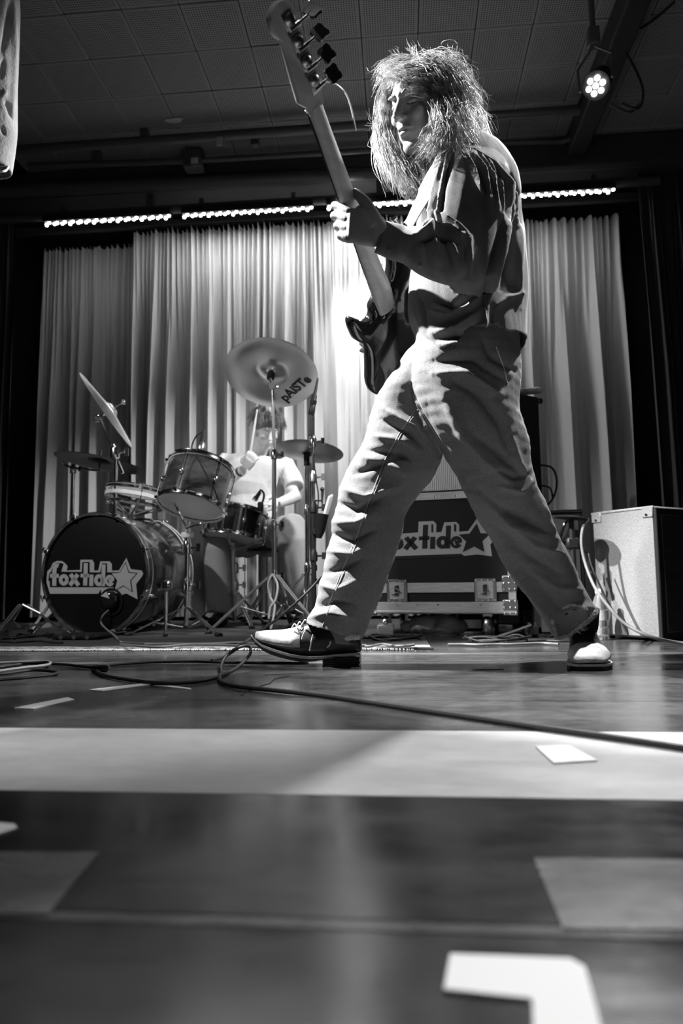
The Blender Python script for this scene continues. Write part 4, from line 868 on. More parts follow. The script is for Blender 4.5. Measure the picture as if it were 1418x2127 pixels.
for sx in (-1, 1):
    c = KC-kn*.10+kx*sx*KR*.86-ky*KR*.5; e = Vector((c.x+sx*.10, c.y-.14, .01))
    if sx > 0: c = W(346, 1216, 3.2); e = Vector((W(343, 1330, 3.12).x, 3.12, .012))
    sp_o = obj('spur', MB().tube([c, c.lerp(e, .6), e], [.0085, .0085, .006], 10), M['chrome'], kick)
    obj('rubber_foot', MB().ball(e+Vector((0, 0, .004)), .013, 10), M['black'], sp_o); obj('spur_bracket', MB().box(c, (.045, .06, .05), bev=.01), M['chrome'], sp_o)
# lettering traced in its own flat coordinates
TPL_OUT = [(155, 742), (190, 712), (215, 655), (262, 628), (320, 630), (358, 655), (386, 690), (372, 736), (525, 730), (530, 614), (662, 614), (686, 650), (684, 736), (730, 736), (756, 632), (860, 632), (886, 665), (886, 738), (965, 735), (1050, 592), (1100, 720), (1222, 736), (1241, 770), (1225, 805), (1160, 890), (1176, 1062), (1048, 996), (992, 1014), (965, 985), (905, 998), (765, 1000), (762, 950), (728, 1000), (186, 1000), (160, 925), (144, 865)]
TPL_IN = [(176, 770), (200, 745), (222, 680), (262, 650), (322, 652), (338, 668), (312, 750), (545, 752), (552, 640), (634, 640), (634, 757), (752, 757), (775, 655), (832, 655), (832, 757), (975, 755), (1043, 636), (1080, 752), (1180, 764), (1105, 852), (1124, 985), (1022, 916), (918, 966), (903, 926), (186, 926), (180, 855), (165, 850)]
STAR = [(884, 770), (978, 762), (1042, 655), (1074, 762), (1163, 772), (1092, 850), (1110, 968), (1020, 904), (918, 960), (948, 848)]
def stroke(pts, w_, n=7):
    pts = [Vector((*p, 0)) for p in pts]; L_ = []; R2 = []
    for i, p in enumerate(pts):
        t = (pts[min(i+1, len(pts)-1)]-pts[max(i-1, 0)]).normalized(); q = Vector((-t.y, t.x, 0))*w_/2; L_.append((p+q).to_2d()); R2.append((p-q).to_2d())
    return [tuple(a) for a in L_]+[tuple(a) for a in R2[::-1]]
def arc(cx, cy, rx, ry, a0, a1, n=18): return [(cx+rx*math.cos(math.radians(a0+(a1-a0)*i/n)), cy+ry*math.sin(math.radians(a0+(a1-a0)*i/n))) for i in range(n+1)]
LET = [stroke([(234, 910), (236, 740)]+arc(272, 722, 34, 42, 180, 290, 8), 46), stroke([(186, 796), (286, 796)], 44),
       stroke(arc(342, 842, 36, 44, 0, 360, 26), 42), stroke([(418, 778), (510, 906)], 46), stroke([(500, 780), (412, 904)], 46),
       stroke([(592, 652), (584, 906)], 46), stroke([(532, 794), (626, 794)], 42), stroke([(656, 782), (652, 912)], 46),
       stroke(arc(742, 846, 36, 48, 0, 360, 26), 42), stroke([(794, 668), (786, 914)], 44),
       stroke([(838, 862), (884, 846)]+arc(862, 850, 34, 46, -10, -330, 26), 40)]
def poly_fill(poly, f, m, parent, name, h, nv):
    from mathutils.geometry import tessellate_polygon
    p3 = [Vector((*p, 0)) for p in poly]; tris = tessellate_polygon([p3]); pos = [f(*p) for p in poly]; n = len(poly)
    mb = MB(); mb.add([p+nv*h for p in pos]+[p for p in pos], [tuple(t) for t in tris]+[(i, (i+1) % n, n+(i+1) % n, n+i) for i in range(n)]); return obj(name, mb, m, parent, smooth=False)
def kf(u, v):
    d = ray(70+.18336*u, 1050+.18336*v); t = (KC+kn*.0012-EYE).dot(kn)/d.dot(kn); return EYE+d*t
poly_fill(TPL_OUT, kf, M['vinyl'], kick, 'lettering_border', .0004, kn); poly_fill(TPL_IN, kf, M['black_head'], kick, 'lettering_ground', .0008, kn)
for q in LET: poly_fill(q, kf, M['vinyl'], kick, 'letter', .0013, kn)
poly_fill(STAR, kf, M['vinyl'], kick, 'star', .0013, kn)
# port with the microphone looking in
pc = kf(880, 1090)
obj('port_ring', ringmb(pc, kn, .058, .066, -.0005, .006, 32), M['black_gloss'], kick)
t = thing('kick_microphone', 'dark rounded microphone at the hole of the bass drum front', 'microphone', pc)
obj('mic_body', MB().ball(pc+kn*.012+Vector((0, 0, .01)), .043, 20, (1, .5, 1)), M['black_gloss'], t)
mb = MB(); a = kf(810, 1020)+kn*.036; b = kf(905, 1052)+kn*.036; c = kf(868, 972)+kn*.03; mb.add([a, b, c, a-kn*.004, b-kn*.004, c-kn*.004], [(0, 1, 2), (5, 4, 3), (0, 3, 4, 1), (1, 4, 5, 2), (2, 5, 3, 0)]); obj('pale_mark', mb, M['vinyl'], t)
obj('cable_lead', MB().tube(catmull([kf(880, 1180)+kn*.02, kf(835, 1250)+kn*.04, kf(845, 1340)+kn*.05, FL(240, 1322, .03), FL(255, 1334, .008), FL(330, 1337, .008)], 6), .0042, 6), M['cable2'], t)
# ---- cymbals
def cymbal(c, n_, r, mt, parent, name='cymbal', bell=.045, prof=.022):
    n_ = Vector(n_).normalized(); P = [(.006, prof+.022), (bell*.5, prof+.020), (bell*.85, prof+.011), (bell, prof+.002), (r*.4, prof*.72), (r*.7, prof*.35), (r*.98, 0), (r, -.001), (r*.98, -.002), (r*.7, prof*.35-.002), (r*.4, prof*.72-.002), (bell, prof), (bell*.85, prof+.009), (bell*.5, prof+.018), (.006, prof+.020), (.006, prof+.022)]
    mb = MB().lathe(P, c, n_, 96, cap=False)
    return obj(name, mb, mt, parent, ang=50)
def cym_mat(name, c, rough):
    m = bpy.data.materials.new(name); m.use_nodes = True; nt = m.node_tree; b = nt.nodes['Principled BSDF']; b.inputs['Metallic'].default_value = .85; b.inputs['Base Color'].default_value = (c,)*3+(1,); b.inputs['Roughness'].default_value = rough
    b.inputs['Anisotropic'].default_value = .85; tg = nt.nodes.new('ShaderNodeTangent'); tg.direction_type = 'RADIAL'; tg.axis = 'Z'; nt.links.new(tg.outputs[0], b.inputs['Tangent']); return m
cmt = cym_mat('crash_metal', .55, .33); cmt2 = cym_mat('dull_crash_metal', .4, .36)
def placed_cymbal(c, n_, r, mt, parent, bell=.045, prof=.022):
    z = Vector(n_).normalized(); q = z.to_track_quat('Z', 'Y'); P = [(.006, prof+.022), (bell*.5, prof+.020), (bell*.85, prof+.011), (bell, prof+.002), (r*.4, prof*.72), (r*.7, prof*.35), (r*.98, 0), (r, -.001), (r*.98, -.002), (r*.7, prof*.35-.002), (r*.4, prof*.72-.002), (bell, prof), (bell*.85, prof+.009), (bell*.5, prof+.018), (.006, prof+.020), (.006, prof+.022)]
    me = MB().lathe(P, (0, 0, 0), (0, 0, 1), 96, cap=False).mesh('cymbal', mt); fixn(me); autosmooth(me, 50); o = bpy.data.objects.new('cymbal', me); C.objects.link(o); o.parent = parent; o.location = Vector(c)-parent.location; o.rotation_euler = q.to_euler(); return o
def tripod(parent, base, h, spread, m='chrome', rot=0, n=3, r=.009, foot=True):
    b = Vector(base)
    for k in range(n):
        a = rot+2*PI*k/n; e = b+Vector((math.cos(a)*spread, math.sin(a)*spread, .014)); s_ = b+Vector((math.cos(a)*.02, math.sin(a)*.02, h)); mid = b+Vector((math.cos(a)*spread*.55, math.sin(a)*spread*.55, .014+(h-.014)*.45))
        sd = Vector((-math.sin(a), math.cos(a), 0))
        mb = MB()
        for sg in (-1, 1): mb.tube([s_+sd*.008*sg, e+sd*.006*sg], r*.55, 6)
        lg = obj('leg', mb, M[m], parent); obj('brace', MB().tube([b+Vector((math.cos(a)*.015, math.sin(a)*.015, h*.3)), mid], .0045, 6), M[m], parent)
        if foot: obj('rubber_foot', MB().tube([e-Vector((math.cos(a), math.sin(a), -.25))*.02, e+Vector((math.cos(a)*.012, math.sin(a)*.012, -.002))], [.012, .014], 10), M['black'], lg)
def joint(c, s_=1.): return MB().lathe([(.012*s_, -.025*s_), (.017*s_, -.02*s_), (.017*s_, .012*s_), (.013*s_, .02*s_), (.011*s_, .03*s_)], c, (0, 0, 1), 14).tube([Vector(c), Vector(c)+Vector((.04*s_, -.012, 0))], .0045*s_, 6).box(Vector(c)+Vector((.045*s_, -.012, 0)), (.016*s_, .006, .03*s_))
# crash in the middle
CC = W(563, 777, 3.42)
cr = thing('crash_cymbal', 'large crash cymbal seen from below with dark lettering, on a straight stand before the drummer', 'cymbal', (W(569, 1300, 3.42).x, 3.42, 0))
cn = Vector((.03, .49, .87)).normalized(); placed_cymbal(CC, cn, .245, cmt, cr)
px_ = W(569, 1000, 3.42).x
obj('felt_sleeve', MB().lathe([(.020, -.035), (.02, .0), (.013, .012)], CC+cn*.005, cn, 16), M['black'], cr)
tilt_b = W(566, 803, 3.42); obj('tilter', MB().tube([CC-cn*.03, tilt_b], .008, 8).lathe([(.016, -.02), (.016, .02)], tilt_b, (0, 1, 0), 14).tube([tilt_b, tilt_b+Vector((.035, -.01, -.005))], .005, 6), M['steel'], cr)
obj('upper_pole', MB().tube([tilt_b, (px_, 3.42, W(568, 945, 3.42).z)], .0075, 10), M['steel'], cr)
obj('lower_pole', MB().tube([(px_, 3.42, W(568, 945, 3.42).z), (px_, 3.42, .09)], .0115, 12), M['steel'], cr)
for yy in (945, 1090, 1195): obj('clamp', joint((px_, 3.42, W(569, yy, 3.42).z)), M['chrome'], cr)
tripod(cr, (px_, 3.42, 0), W(569, 1195, 3.42).z, .33, 'steel', 3.55, r=.012)
# lettering in the cymbal's own plane
def text_on(txt, base, ex, ey, ez, size, m, parent, bold=.012, name='lettering'):
    cu = bpy.data.curves.new('txt', 'FONT'); cu.body = txt; cu.size = size; cu.extrude = .0004; cu.offset = bold*size; cu.resolution_u = 3
    o = bpy.data.objects.new('t', cu); C.objects.link(o); dg = bpy.context.evaluated_depsgraph_get(); me = bpy.data.meshes.new_from_object(o.evaluated_get(dg)); bpy.data.objects.remove(o)
    Mx = Matrix((ex, ey, ez)).transposed().to_4x4(); Mx.translation = base; me.transform(Mx); me.name = name; me.materials.clear(); me.materials.append(m); o = bpy.data.objects.new(name, me); C.objects.link(o); me.shade_flat()
    o.parent = parent; o.matrix_parent_inverse = world_inv(parent); return o
cb = -cn
def on_c(px, py, l=.0): d = ray(px, py); t = (CC+cn*.006-EYE).dot(cn)/d.dot(cn); return EYE+d*t+cb*l
a = on_c(590, 831, .0); b = on_c(641, 789, .0); ex = (b-a).normalized(); ey = cb.cross(ex)
if ey.z < 0: ey = -ey
ex = (ex-ex.dot(cn)*cn).normalized(); ey = (ey-ey.dot(ex)*ex).normalized(); ez = ex.cross(ey)
ll = (b-a).length
tx = text_on('pAiSTe', a-ey*.012, ex, ey, ez, ll/2.75, M['black'], cr, .03); tc0 = getco(tx.data); ccn = np.array(CC); cnn = np.array(cn); rel = tc0-ccn; hh_ = rel@cnn; rad = np.linalg.norm(rel-hh_[:, None]*cnn, axis=1)
surf = np.interp(rad, [.045, .245*.4, .245*.7, .245*.98], [.022, .0138, .0057, -.002]); lo = (hh_ < np.median(hh_))
setco(tx.data, tc0+((surf-np.where(lo, .0022, .0008)-hh_)[:, None])*cnn)
obj('lettering_rule', MB().tube([on_c(594, 834, .004), on_c(611, 820, .002)], .0012, 4), M['black'], cr)
# hi-hat at the drummer's left hand
HC2 = W(643, 938, 3.5); hh = thing('hi_hat', 'thin cymbal on a chrome stand right of the drummer, behind the tall microphone stand', 'cymbal', (HC2.x, 3.5, 0))
hn_ = Vector((.10, .16, 1)); placed_cymbal(HC2, hn_, .178, cmt2, hh, .04, .018); placed_cymbal(HC2-Vector((0, 0, .0)), Vector((.10, .16, 1)), .176, cmt2, hh, .04, -.012)
hx = W(637, 1000, 3.5).x
obj('clutch', MB().lathe([(.009, .0), (.012, .01), (.009, .03), (.004, .05)], HC2+Vector((0, 0, .03)), (0, 0, 1), 12).tube([HC2+Vector((0, 0, .03)), HC2+Vector((0, 0, .09))], .0035, 6), M['chrome'], hh)
obj('sleeve', MB().tube([(hx, 3.5, HC2.z-.005), (hx, 3.5, HC2.z-.075)], .0155, 12), M['black'], hh)
obj('pole', MB().tube([(hx, 3.5, HC2.z-.07), (hx, 3.5, .05)], .0115, 12), M['chrome'], hh)
for yy in (1060, 1180): obj('clamp', joint((hx, 3.5, W(637, yy, 3.5).z)), M['chrome'], hh)
tripod(hh, (hx, 3.5, 0), .30, .27, 'chrome', .6)
# ride, flat and dark, at far left
RC = W(207, 962, 3.75); rd = thing('ride_cymbal', 'wide dark ride cymbal lying nearly flat above the bass drum at left', 'cymbal', (RC.x, 3.75, 0))
placed_cymbal(RC, Vector((.15, .07, 1)), .25, M['dark_bronze'], rd)
rx = W(152, 1000, 3.7).x
obj('pole', MB().tube([(rx, 3.7, W(152, 968, 3.7).z), (rx+.004, 3.7, .42)], .0095, 10), M['chrome'], rd); obj('boom_arm', MB().tube([W(129, 964, 3.7), W(152, 972, 3.7), W(205, 978, 3.74), RC+Vector((0, 0, .0))], .0065, 8), M['chrome'], rd)
obj('clamp', joint(W(152, 975, 3.7)), M['chrome'], rd); obj('wing_nut', MB().tube([RC+Vector((0, 0, .03)), RC+Vector((.005, 0, .075))], .005, 8), M['chrome'], rd); obj('lower_pole', MB().tube([(rx+.004, 3.7, .5), (rx+.004, 3.7, .03)], .012, 10), M['chrome'], rd); tripod(rd, (rx+.004, 3.7, 0), .3, .24, 'chrome', 2.2)
# tilted crash at upper left
TC = W(228, 853, 3.5); d_ = (W(285, 938, 3.5)-W(168, 772, 3.5)).normalized(); vw = ray(228, 853).normalized(); tn = d_.cross(vw); tn = (tn if tn.x > 0 else -tn).normalized(); tn = (tn-vw*.07).normalized()
tc_ = thing('crash_cymbal', 'steeply tilted crash cymbal seen edge on at the upper left of the kit', 'cymbal', (W(240, 1000, 3.5).x, 3.5, 0)); placed_cymbal(TC-tn*.012, tn, .245, cmt2, tc_)
obj('wing_nut', MB().tube([TC, TC+tn*.085], .006, 8).box(TC+tn*.085, (.02, .02, .03), bev=.004), M['chrome'], tc_); jn = W(207, 866, 3.5); obj('tilter', MB().tube([TC, jn], .007, 8).ball(jn, .022, 12).box(jn+Vector((-.01, -.01, -.012)), (.03, .02, .035), bev=.005), M['chrome'], tc_)
obj('boom_arm', MB().tube([jn, W(236, 938, 3.5), W(255, 983, 3.5)], [.006, .007, .008], 8), M['chrome'], tc_); px2 = W(240, 1000, 3.5).x
obj('clamp', joint(W(239, 940, 3.5), 1.5), M['chrome'], tc_); obj('pole', MB().tube([(px2, 3.5, W(240, 940, 3.5).z), (px2, 3.5, .62)], .0095, 10), M['chrome'], tc_)
obj('lower_pole', MB().tube([(px2-.01, 3.78, .66), (px2-.01, 3.78, .03)], .011, 10).tube([(px2, 3.5, .64), (px2-.01, 3.78, .64)], .009, 8), M['chrome'], tc_); tripod(tc_, (px2-.01, 3.78, 0), .25, .2, 'chrome', 1.)
# ---- drums with heads
def drum(name, label, bot, axis, r, L_, nl, rim='chrome', head='clear_head', sh='shell', stand=None, cat='drum'):
    t = thing(name, label, cat, bot); ax = Vector(axis).normalized(); b = Vector(bot)
    obj('shell', MB().lathe([(r-.006, .004), (r, .006), (r, L_-.006), (r-.006, L_-.004)], b, ax, 56, cap=False), M[sh], t, ang=60)
    for h, nm in ((0, 'lower'), (L_, 'upper')):
        s_ = -1 if h == 0 else 1
        obj('hoop', MB().lathe([(r+.002, h), (r+.006, h-s_*.006), (r+.010, h-s_*.004), (r+.008, h+s_*.004), (r+.009, h+s_*.016), (r+.004, h+s_*.018), (r+.002, h+s_*.006)], b, ax, 56, cap=False), M[rim], t)
        obj('drumhead', MB().lathe([(.001, h+s_*.002), (r*.98, h+s_*.002), (r+.003, h-s_*.002), (.001, h-s_*.0)], b, ax, 56), M[head], t)
    lugs(t, b, ax, r, L_, nl, off=.3); return t
tb_ = W(397, 1050, 3.2); tax = Vector((.13, .33, .93)).normalized(); tom = drum('tom_drum', 'dark glossy tom drum tilted back on a chrome stand above the bass drum', tb_, tax, .158, .205, 6)
sx_ = W(388, 1200, 3.28).x
obj('stand_pole', MB().tube([(sx_, 3.28, W(388, 1110, 3.28).z), (sx_, 3.28, .05)], .0125, 12), M['chrome'], tom); obj('stand_collar', MB().lathe([(.03, -.012), (.032, 0), (.03, .014)], (sx_, 3.28, W(388, 1112, 3.28).z), (0, 0, 1), 20), M['white'], tom)
for yy in (1138, 1215): obj('clamp', joint((sx_, 3.28, W(388, yy, 3.28).z), 1.3), M['chrome'], tom)
tripod(tom, (sx_, 3.28, 0), W(388, 1262, 3.28).z, .27, 'chrome', 3.5)
arm0 = Vector((sx_, 3.28, W(388, 1112, 3.28).z))
for k, (x, y, Y) in enumerate(((355, 1020, 3.2), (430, 1075, 3.15), (395, 1040, 3.4))): obj('basket_arm', MB().tube(catmull([arm0, W(388, 1098, 3.25), W((x+388)/2, (y+1098)/2+4, Y), W(x, y+8, Y)], 4), .006, 8), M['chrome'], tom)
# ring drum (no shell) behind
rb = W(283, 1035, 3.62); rax = Vector((.12, .10, 1)).normalized(); ro = thing('ring_drum', 'shell-less ring drum of bright hoops and spokes between the cymbal poles and the tom', 'drum', rb)
for h, w_, nm, mm in ((.0, .02, 'hoop', 'hoopwhite'), (.035, .012, 'hoop', 'chrome'), (.05, .006, 'hoop', 'chrome')): obj(nm, MB().lathe([(.150, h-w_/2), (.168, h-w_/2), (.168, h+w_/2), (.150, h+w_/2), (.150, h-w_/2)], rb, rax, 48, cap=False), M[mm], ro)
obj('drumhead', MB().lathe([(.001, .045), (.16, .045), (.16, .042), (.001, .042)], rb, rax, 40), M['clear_head'], ro)
lh = obj('bracket_ring', MB().lathe([(.125, -.045), (.15, -.045), (.15, -.035), (.125, -.035), (.125, -.045)], rb, rax, 40, cap=False), M['chrome'], ro)
x_, y_, z_ = basis(rax, (0, 1, 0)); hub = rb-rax*.105+Vector((-.02, 0, 0))
for k in range(6):
    q = 2*PI*k/6; d = x_*math.cos(q)+y_*math.sin(q); obj('spoke', MB().tube([hub, rb-rax*.04+d*.14], .006, 6), M['chrome'], ro); obj('tension_rod', MB().tube([rb-rax*.045+d*.165, rb+rax*.06+d*.165], .0035, 6), M['chrome'], ro)
obj('hub', MB().lathe([(.02, -.03), (.028, 0), (.02, .02)], hub, rax, 16), M['steel'], ro); obj('stand_pole', MB().tube([hub, hub+Vector((.01, .05, -.08)), (hub.x+.01, hub.y+.12, .6), (hub.x+.01, 3.82, .012)], .010, 10), M['chrome'], ro)
# snare
sb_ = W(484, 1116, 3.85); sax = Vector((.12, .18, 1)).normalized(); sn = drum('snare_drum', 'dark snare drum with chrome lugs on a low stand in front of the drummer', sb_, sax, .17, .145, 10, head='drumhead', sh='black_gloss')
sxx = sb_.x+.01; obj('stand_pole', MB().tube([sb_-Vector((0, 0, .03)), (sxx, 3.87, .04)], .012, 10), M['steel'], sn)
for k in range(3):
    q = .6+2*PI*k/3; obj('basket_arm', MB().tube(catmull([(sxx, 3.87, sb_.z-.07), sb_+Vector((math.cos(q)*.12, math.sin(q)*.12, -.035)), sb_+Vector((math.cos(q)*.185, math.sin(q)*.185, .03))], 4), .006, 8), M['steel'], sn)
for yy in (1180, 1215): obj('clamp', joint((sxx, 3.87, W(484, yy, 3.87).z), 1.2), M['steel'], sn)
tripod(sn, (sxx, 3.87, 0), .2, .27, 'steel', 1.1)
# ---- microphones of the kit
def mic(name, label, a, b, r=.016, m='black'):
    a, b = Vector(a), Vector(b); d = (b-a).normalized(); L_ = (b-a).length; t = thing(name, label, 'microphone', a)
    obj('mic_body', MB().lathe([(r*.5, 0), (r*.75, L_*.05), (r*.8, L_*.5), (r*.95, L_*.62)], a, d, 16), M[m], t); obj('mic_grille', MB().lathe([(r*.95, L_*.62), (r*1.15, L_*.7), (r*1.1, L_*.92), (r*.6, L_)], a, d, 16), M['steel'] if m == 'black' else M['black'], t); return t
t = mic('tom_microphone', 'small black microphone clipped on the rim of the tom drum', W(424, 895, 3.32), W(417, 938, 3.25), .017); obj('clip', MB().box(W(416, 945, 3.26), (.03, .04, .035), bev=.006).tube([W(416, 935, 3.27), W(414, 952, 3.24)], .008, 8), M['black'], t)
obj('cable_lead', MB().tube(catmull([W(424, 895, 3.32), W(408, 905, 3.32), W(398, 930, 3.3), W(410, 950, 3.1), W(430, 990, 3.03), W(442, 1010, 3.02), W(452, 1035, 3.05)], 6), .004, 6), M['cable'], t)
t = mic('snare_microphone', 'small black microphone clipped to the snare rim', W(540, 1022, 3.72), W(528, 1040, 3.78), .014); obj('clip', MB().tube(catmull([W(540, 1050, 3.7), W(546, 1040, 3.7), W(548, 1026, 3.7), W(541, 1018, 3.7), W(536, 1030, 3.72)], 4), .006, 8).box(W(541, 1052, 3.68), (.03, .03, .05), bev=.006), M['black'], t)
t = thing('boom_microphone', 'slim black microphone at the top of the tall black stand right of the drummer', 'microphone', W(648, 862, 3.25)); a = W(646, 862, 3.25); b = W(660, 785, 3.25); d = (b-a).normalized(); L_ = (b-a).length
obj('mic_body', MB().lathe([(.013, 0), (.0165, .01), (.0145, L_*.25), (.012, L_*.27), (.013, L_*.5), (.0085, L_*.56), (.005, L_*.95), (.003, L_)], a, d, 14), M['black'], t); obj('clip', MB().lathe([(.015, -.01), (.017, .01)], a+d*L_*.33, d, 12), M['black'], t)
ms = thing('microphone_stand', 'tall black boom stand with a pale stick bag, right of the drummer', 'stand', (W(650, 1300, 3.25).x, 3.25, 0)); mx_ = W(651, 1100, 3.25).x
obj('boom_arm', MB().tube(catmull([W(650, 832, 3.25), W(651, 870, 3.25), W(651, 915, 3.25)], 3), .0055, 8), M['black'], ms); obj('upper_pole', MB().tube([W(651, 912, 3.25), (mx_, 3.25, W(651, 1060, 3.25).z)], .008, 10), M['chrome'], ms); obj('lower_pole', MB().tube([(mx_, 3.25, W(651, 1050, 3.25).z), (mx_, 3.25, .06)], .012, 10), M['black'], ms)
for yy, mm in ((918, 'chrome'), (992, 'steel'), (1055, 'black'), (1155, 'black')): obj('clamp', joint((mx_, 3.25, W(651, yy, 3.25).z), 1.1), M[mm], ms)
obj('side_clamp', MB().tube([W(652, 1040, 3.25), W(669, 1040, 3.25), W(671, 1020, 3.25)], .005, 6).tube([W(668, 1015, 3.25), W(669, 1046, 3.25)], .0045, 6).ball(W(669, 1016, 3.25), .011, 8), M['black'], ms); obj('pole_cable', MB().tube(catmull([W(651, 870, 3.24), W(648, 920, 3.23), W(657, 1000, 3.23), W(661, 1035, 3.23), W(656, 1100, 3.23), W(653, 1200, 3.23)], 6), .0035, 6), M['cable'], ms)
for k in range(3): q = 1.2+2*PI*k/3; obj('leg', MB().tube([(mx_, 3.25, .1), (mx_+.2*math.cos(q), 3.25+.2*math.sin(q), .012)], .009, 8), M['black'], ms)
bagt = thing('stick_bag', 'dark cup-shaped stick holder clamped to the tall microphone stand', 'stick holder', W(664, 1110, 3.2)); obj('holder', MB().lathe([(.012, 0), (.024, .03), (.034, .11), (.036, .115), (.032, .112), (.02, .02)], W(662, 1118, 3.2), (.12, 0, 1), 18, cap=False), M['black'], bagt); obj('clamp', MB().box(W(657, 1105, 3.22), (.04, .03, .03), bev=.005), M['black'], bagt)
for k in range(3):
    a = W(664+k, 1108, 3.2+.01*k); b = W(684+k*3, 1030-k*1.5, 3.2+.012*k); tag(obj('drumstick', MB().tube([a, a.lerp(b, .85), a.lerp(b, .96), b], [.0075, .0075, .0055, .0035], 10), M['wood']), 'pale spare drumstick standing in the dark holder', 'drumstick', 'spare drumsticks in the holder')
# ribbon of white cable on the crash stand
tag(obj('cable_tie', MB().tube(catmull([W(566, 1192, 3.36), W(557, 1212, 3.36), (W(561, 1240, 3.36)), W(570, 1258, 3.36), W(566, 1290, 3.36), W(562, 1306, 3.36)], 6), .005, 6).tube(catmull([W(566, 1192, 3.355), W(576, 1215, 3.355), W(572, 1245, 3.355), W(561, 1262, 3.355), W(558, 1285, 3.355)], 6), .005, 6), M['white']), 'white twisted cord hanging from the crash cymbal stand', 'cord')
# drum pedal and throne seat under the drummer
pt = thing('bass_drum_pedal', 'dark metal pedal behind the bass drum', 'pedal', (KC.x-kn.x*.62, KC.y+.56, 0)); b0 = KC-kn*(KD+.10); obj('base_plate', MB().box((b0.x, b0.y+.08, .02), (.10, .28, .02), bev=.004), M['steel'], pt); obj('footboard', MB().box((b0.x, b0.y+.10, .06), (.08, .26, .012), Matrix.Rotation(-.25, 3, 'X'), .004), M['chrome'], pt); obj('beater', MB().tube([(b0.x, b0.y-.02, .05), (b0.x, b0.y+.02, .25)], .005, 8).ball((b0.x, b0.y+.0, .26), .022, 12), M['white'], pt)
for sg in (-1, 1): obj('upright', MB().tube([(b0.x+.045*sg, b0.y, .02), (b0.x+.045*sg, b0.y, .14)], .007, 8), M['steel'], pt)
dth = thing('drum_throne', 'round padded stool under the drummer', 'stool', (W(545, 1150, 4.22).x, 4.25, 0)); dq = dth.location; obj('seat', MB().lathe([(.12, 0), (.17, .01), (.175, .05), (.16, .075), (.05, .082)], (dq.x, dq.y, .44), (0, 0, 1), 32), M['black'], dth); obj('post', MB().tube([(dq.x, dq.y, .44), (dq.x, dq.y, .08)], .014, 10), M['steel'], dth); tripod(dth, (dq.x, dq.y, 0), .2, .22, 'steel', .3)

# ================================================================== the drummer
dm = thing('person', 'seated drummer in a white t-shirt looking down behind the snare drum', 'person', (dq.x, 4.25, 0))
dY = 4.2; DH = W(553, 893, 4.1)
f2 = Vector((.38, -.72, -.55)).normalized(); u2 = Vector((.22, -.45, .9)); u2 = (u2-u2.dot(f2)*f2).normalized(); r2 = f2.cross(u2); HM2 = Matrix((r2, f2, u2)).transposed()
def h2(x, y, z): return DH+HM2 @ Vector((x, y, z))
def b2(x, y, z, r, sc=(1, 1, 1), n=16): return MB().ball(h2(x, y, z), r, n, sc, HM2)
hd2 = [b2(0, -.015, .035, .096, (.8, 1, .93), 24), b2(0, .03, .015, .07, (.86, .84, .95), 22), b2(0, .03, -.04, .058, (.93, .95, 1.15), 22), b2(0, .055, -.09, .028, (1.1, .8, .8)), b2(.035, .064, -.016, .024, (1, .7, .9)), b2(-.035, .064, -.016, .024, (1, .7, .9)),
       MB().tube([h2(0, .083, .03), h2(0, .1, .0), h2(0, .112, -.018), h2(0, .094, -.026)], [.008, .010, .014, .009], 10), MB().tube([h2(-.022, .082, -.048), h2(0, .094, -.046), h2(.022, .082, -.048)], [.004, .007, .004], 8), MB().tube([h2(-.018, .08, -.058), h2(0, .091, -.058), h2(.018, .08, -.058)], [.004, .007, .004], 8),
       b2(-.078, -.01, .0, .028, (.35, .7, 1.15)), b2(.078, -.01, 0, .028, (.35, .7, 1.15)), b2(.025, .083, .034, .014, (1.6, .6, .5)), b2(-.025, .083, .034, .014, (1.6, .6, .5))]
nk = W(527, 958, 4.2)
hd2.append(MB().tube([h2(0, -.03, -.02), h2(0, -.03, -.08), nk, nk+Vector((0, .02, -.1))], [.055, .053, .058, .08], 16))
tr = loft([(478, 948, 575, 958, 4.22, .08), (462, 968, 592, 975, 4.23, .1), (470, 1010, 588, 1012, 4.24, .1), (476, 1060, 588, 1060, 4.25, .1), (470, 1110, 592, 1110, 4.26, .12)], 28)
hipz = .50; hc = W(535, 1110, 4.25)
kneeR = W(452, 1120, 3.93); kneeL = W(606, 1096, 3.86); ankR = W(458, 1262, 3.92); ankL = W(628, 1262, 3.84)
lg = [MB().tube([hc+Vector((-.08, 0, -.02)), kneeR, kneeR+Vector((0, 0, -.03)), ankR, Vector((ankR.x, ankR.y, .07))], [.085, .062, .058, .04, .038], 16), MB().tube([hc+Vector((.08, 0, -.02)), kneeL, kneeL+Vector((0, 0, -.03)), ankL, Vector((ankL.x, ankL.y, .07))], [.085, .062, .058, .04, .038], 16)]
ar = [MB().tube([W(470, 962, 4.22), W(462, 1000, 4.12), W(468, 1004, 4.08), W(490, 986, 4.0), W(504, 975, 3.95)], [.05, .042, .04, .033, .026], 14), MB().tube([W(592, 972, 4.22), W(606, 1020, 4.12), W(612, 1032, 4.1), W(598, 1038, 4.03), W(576, 1046, 3.95)], [.05, .042, .041, .035, .027], 14)]
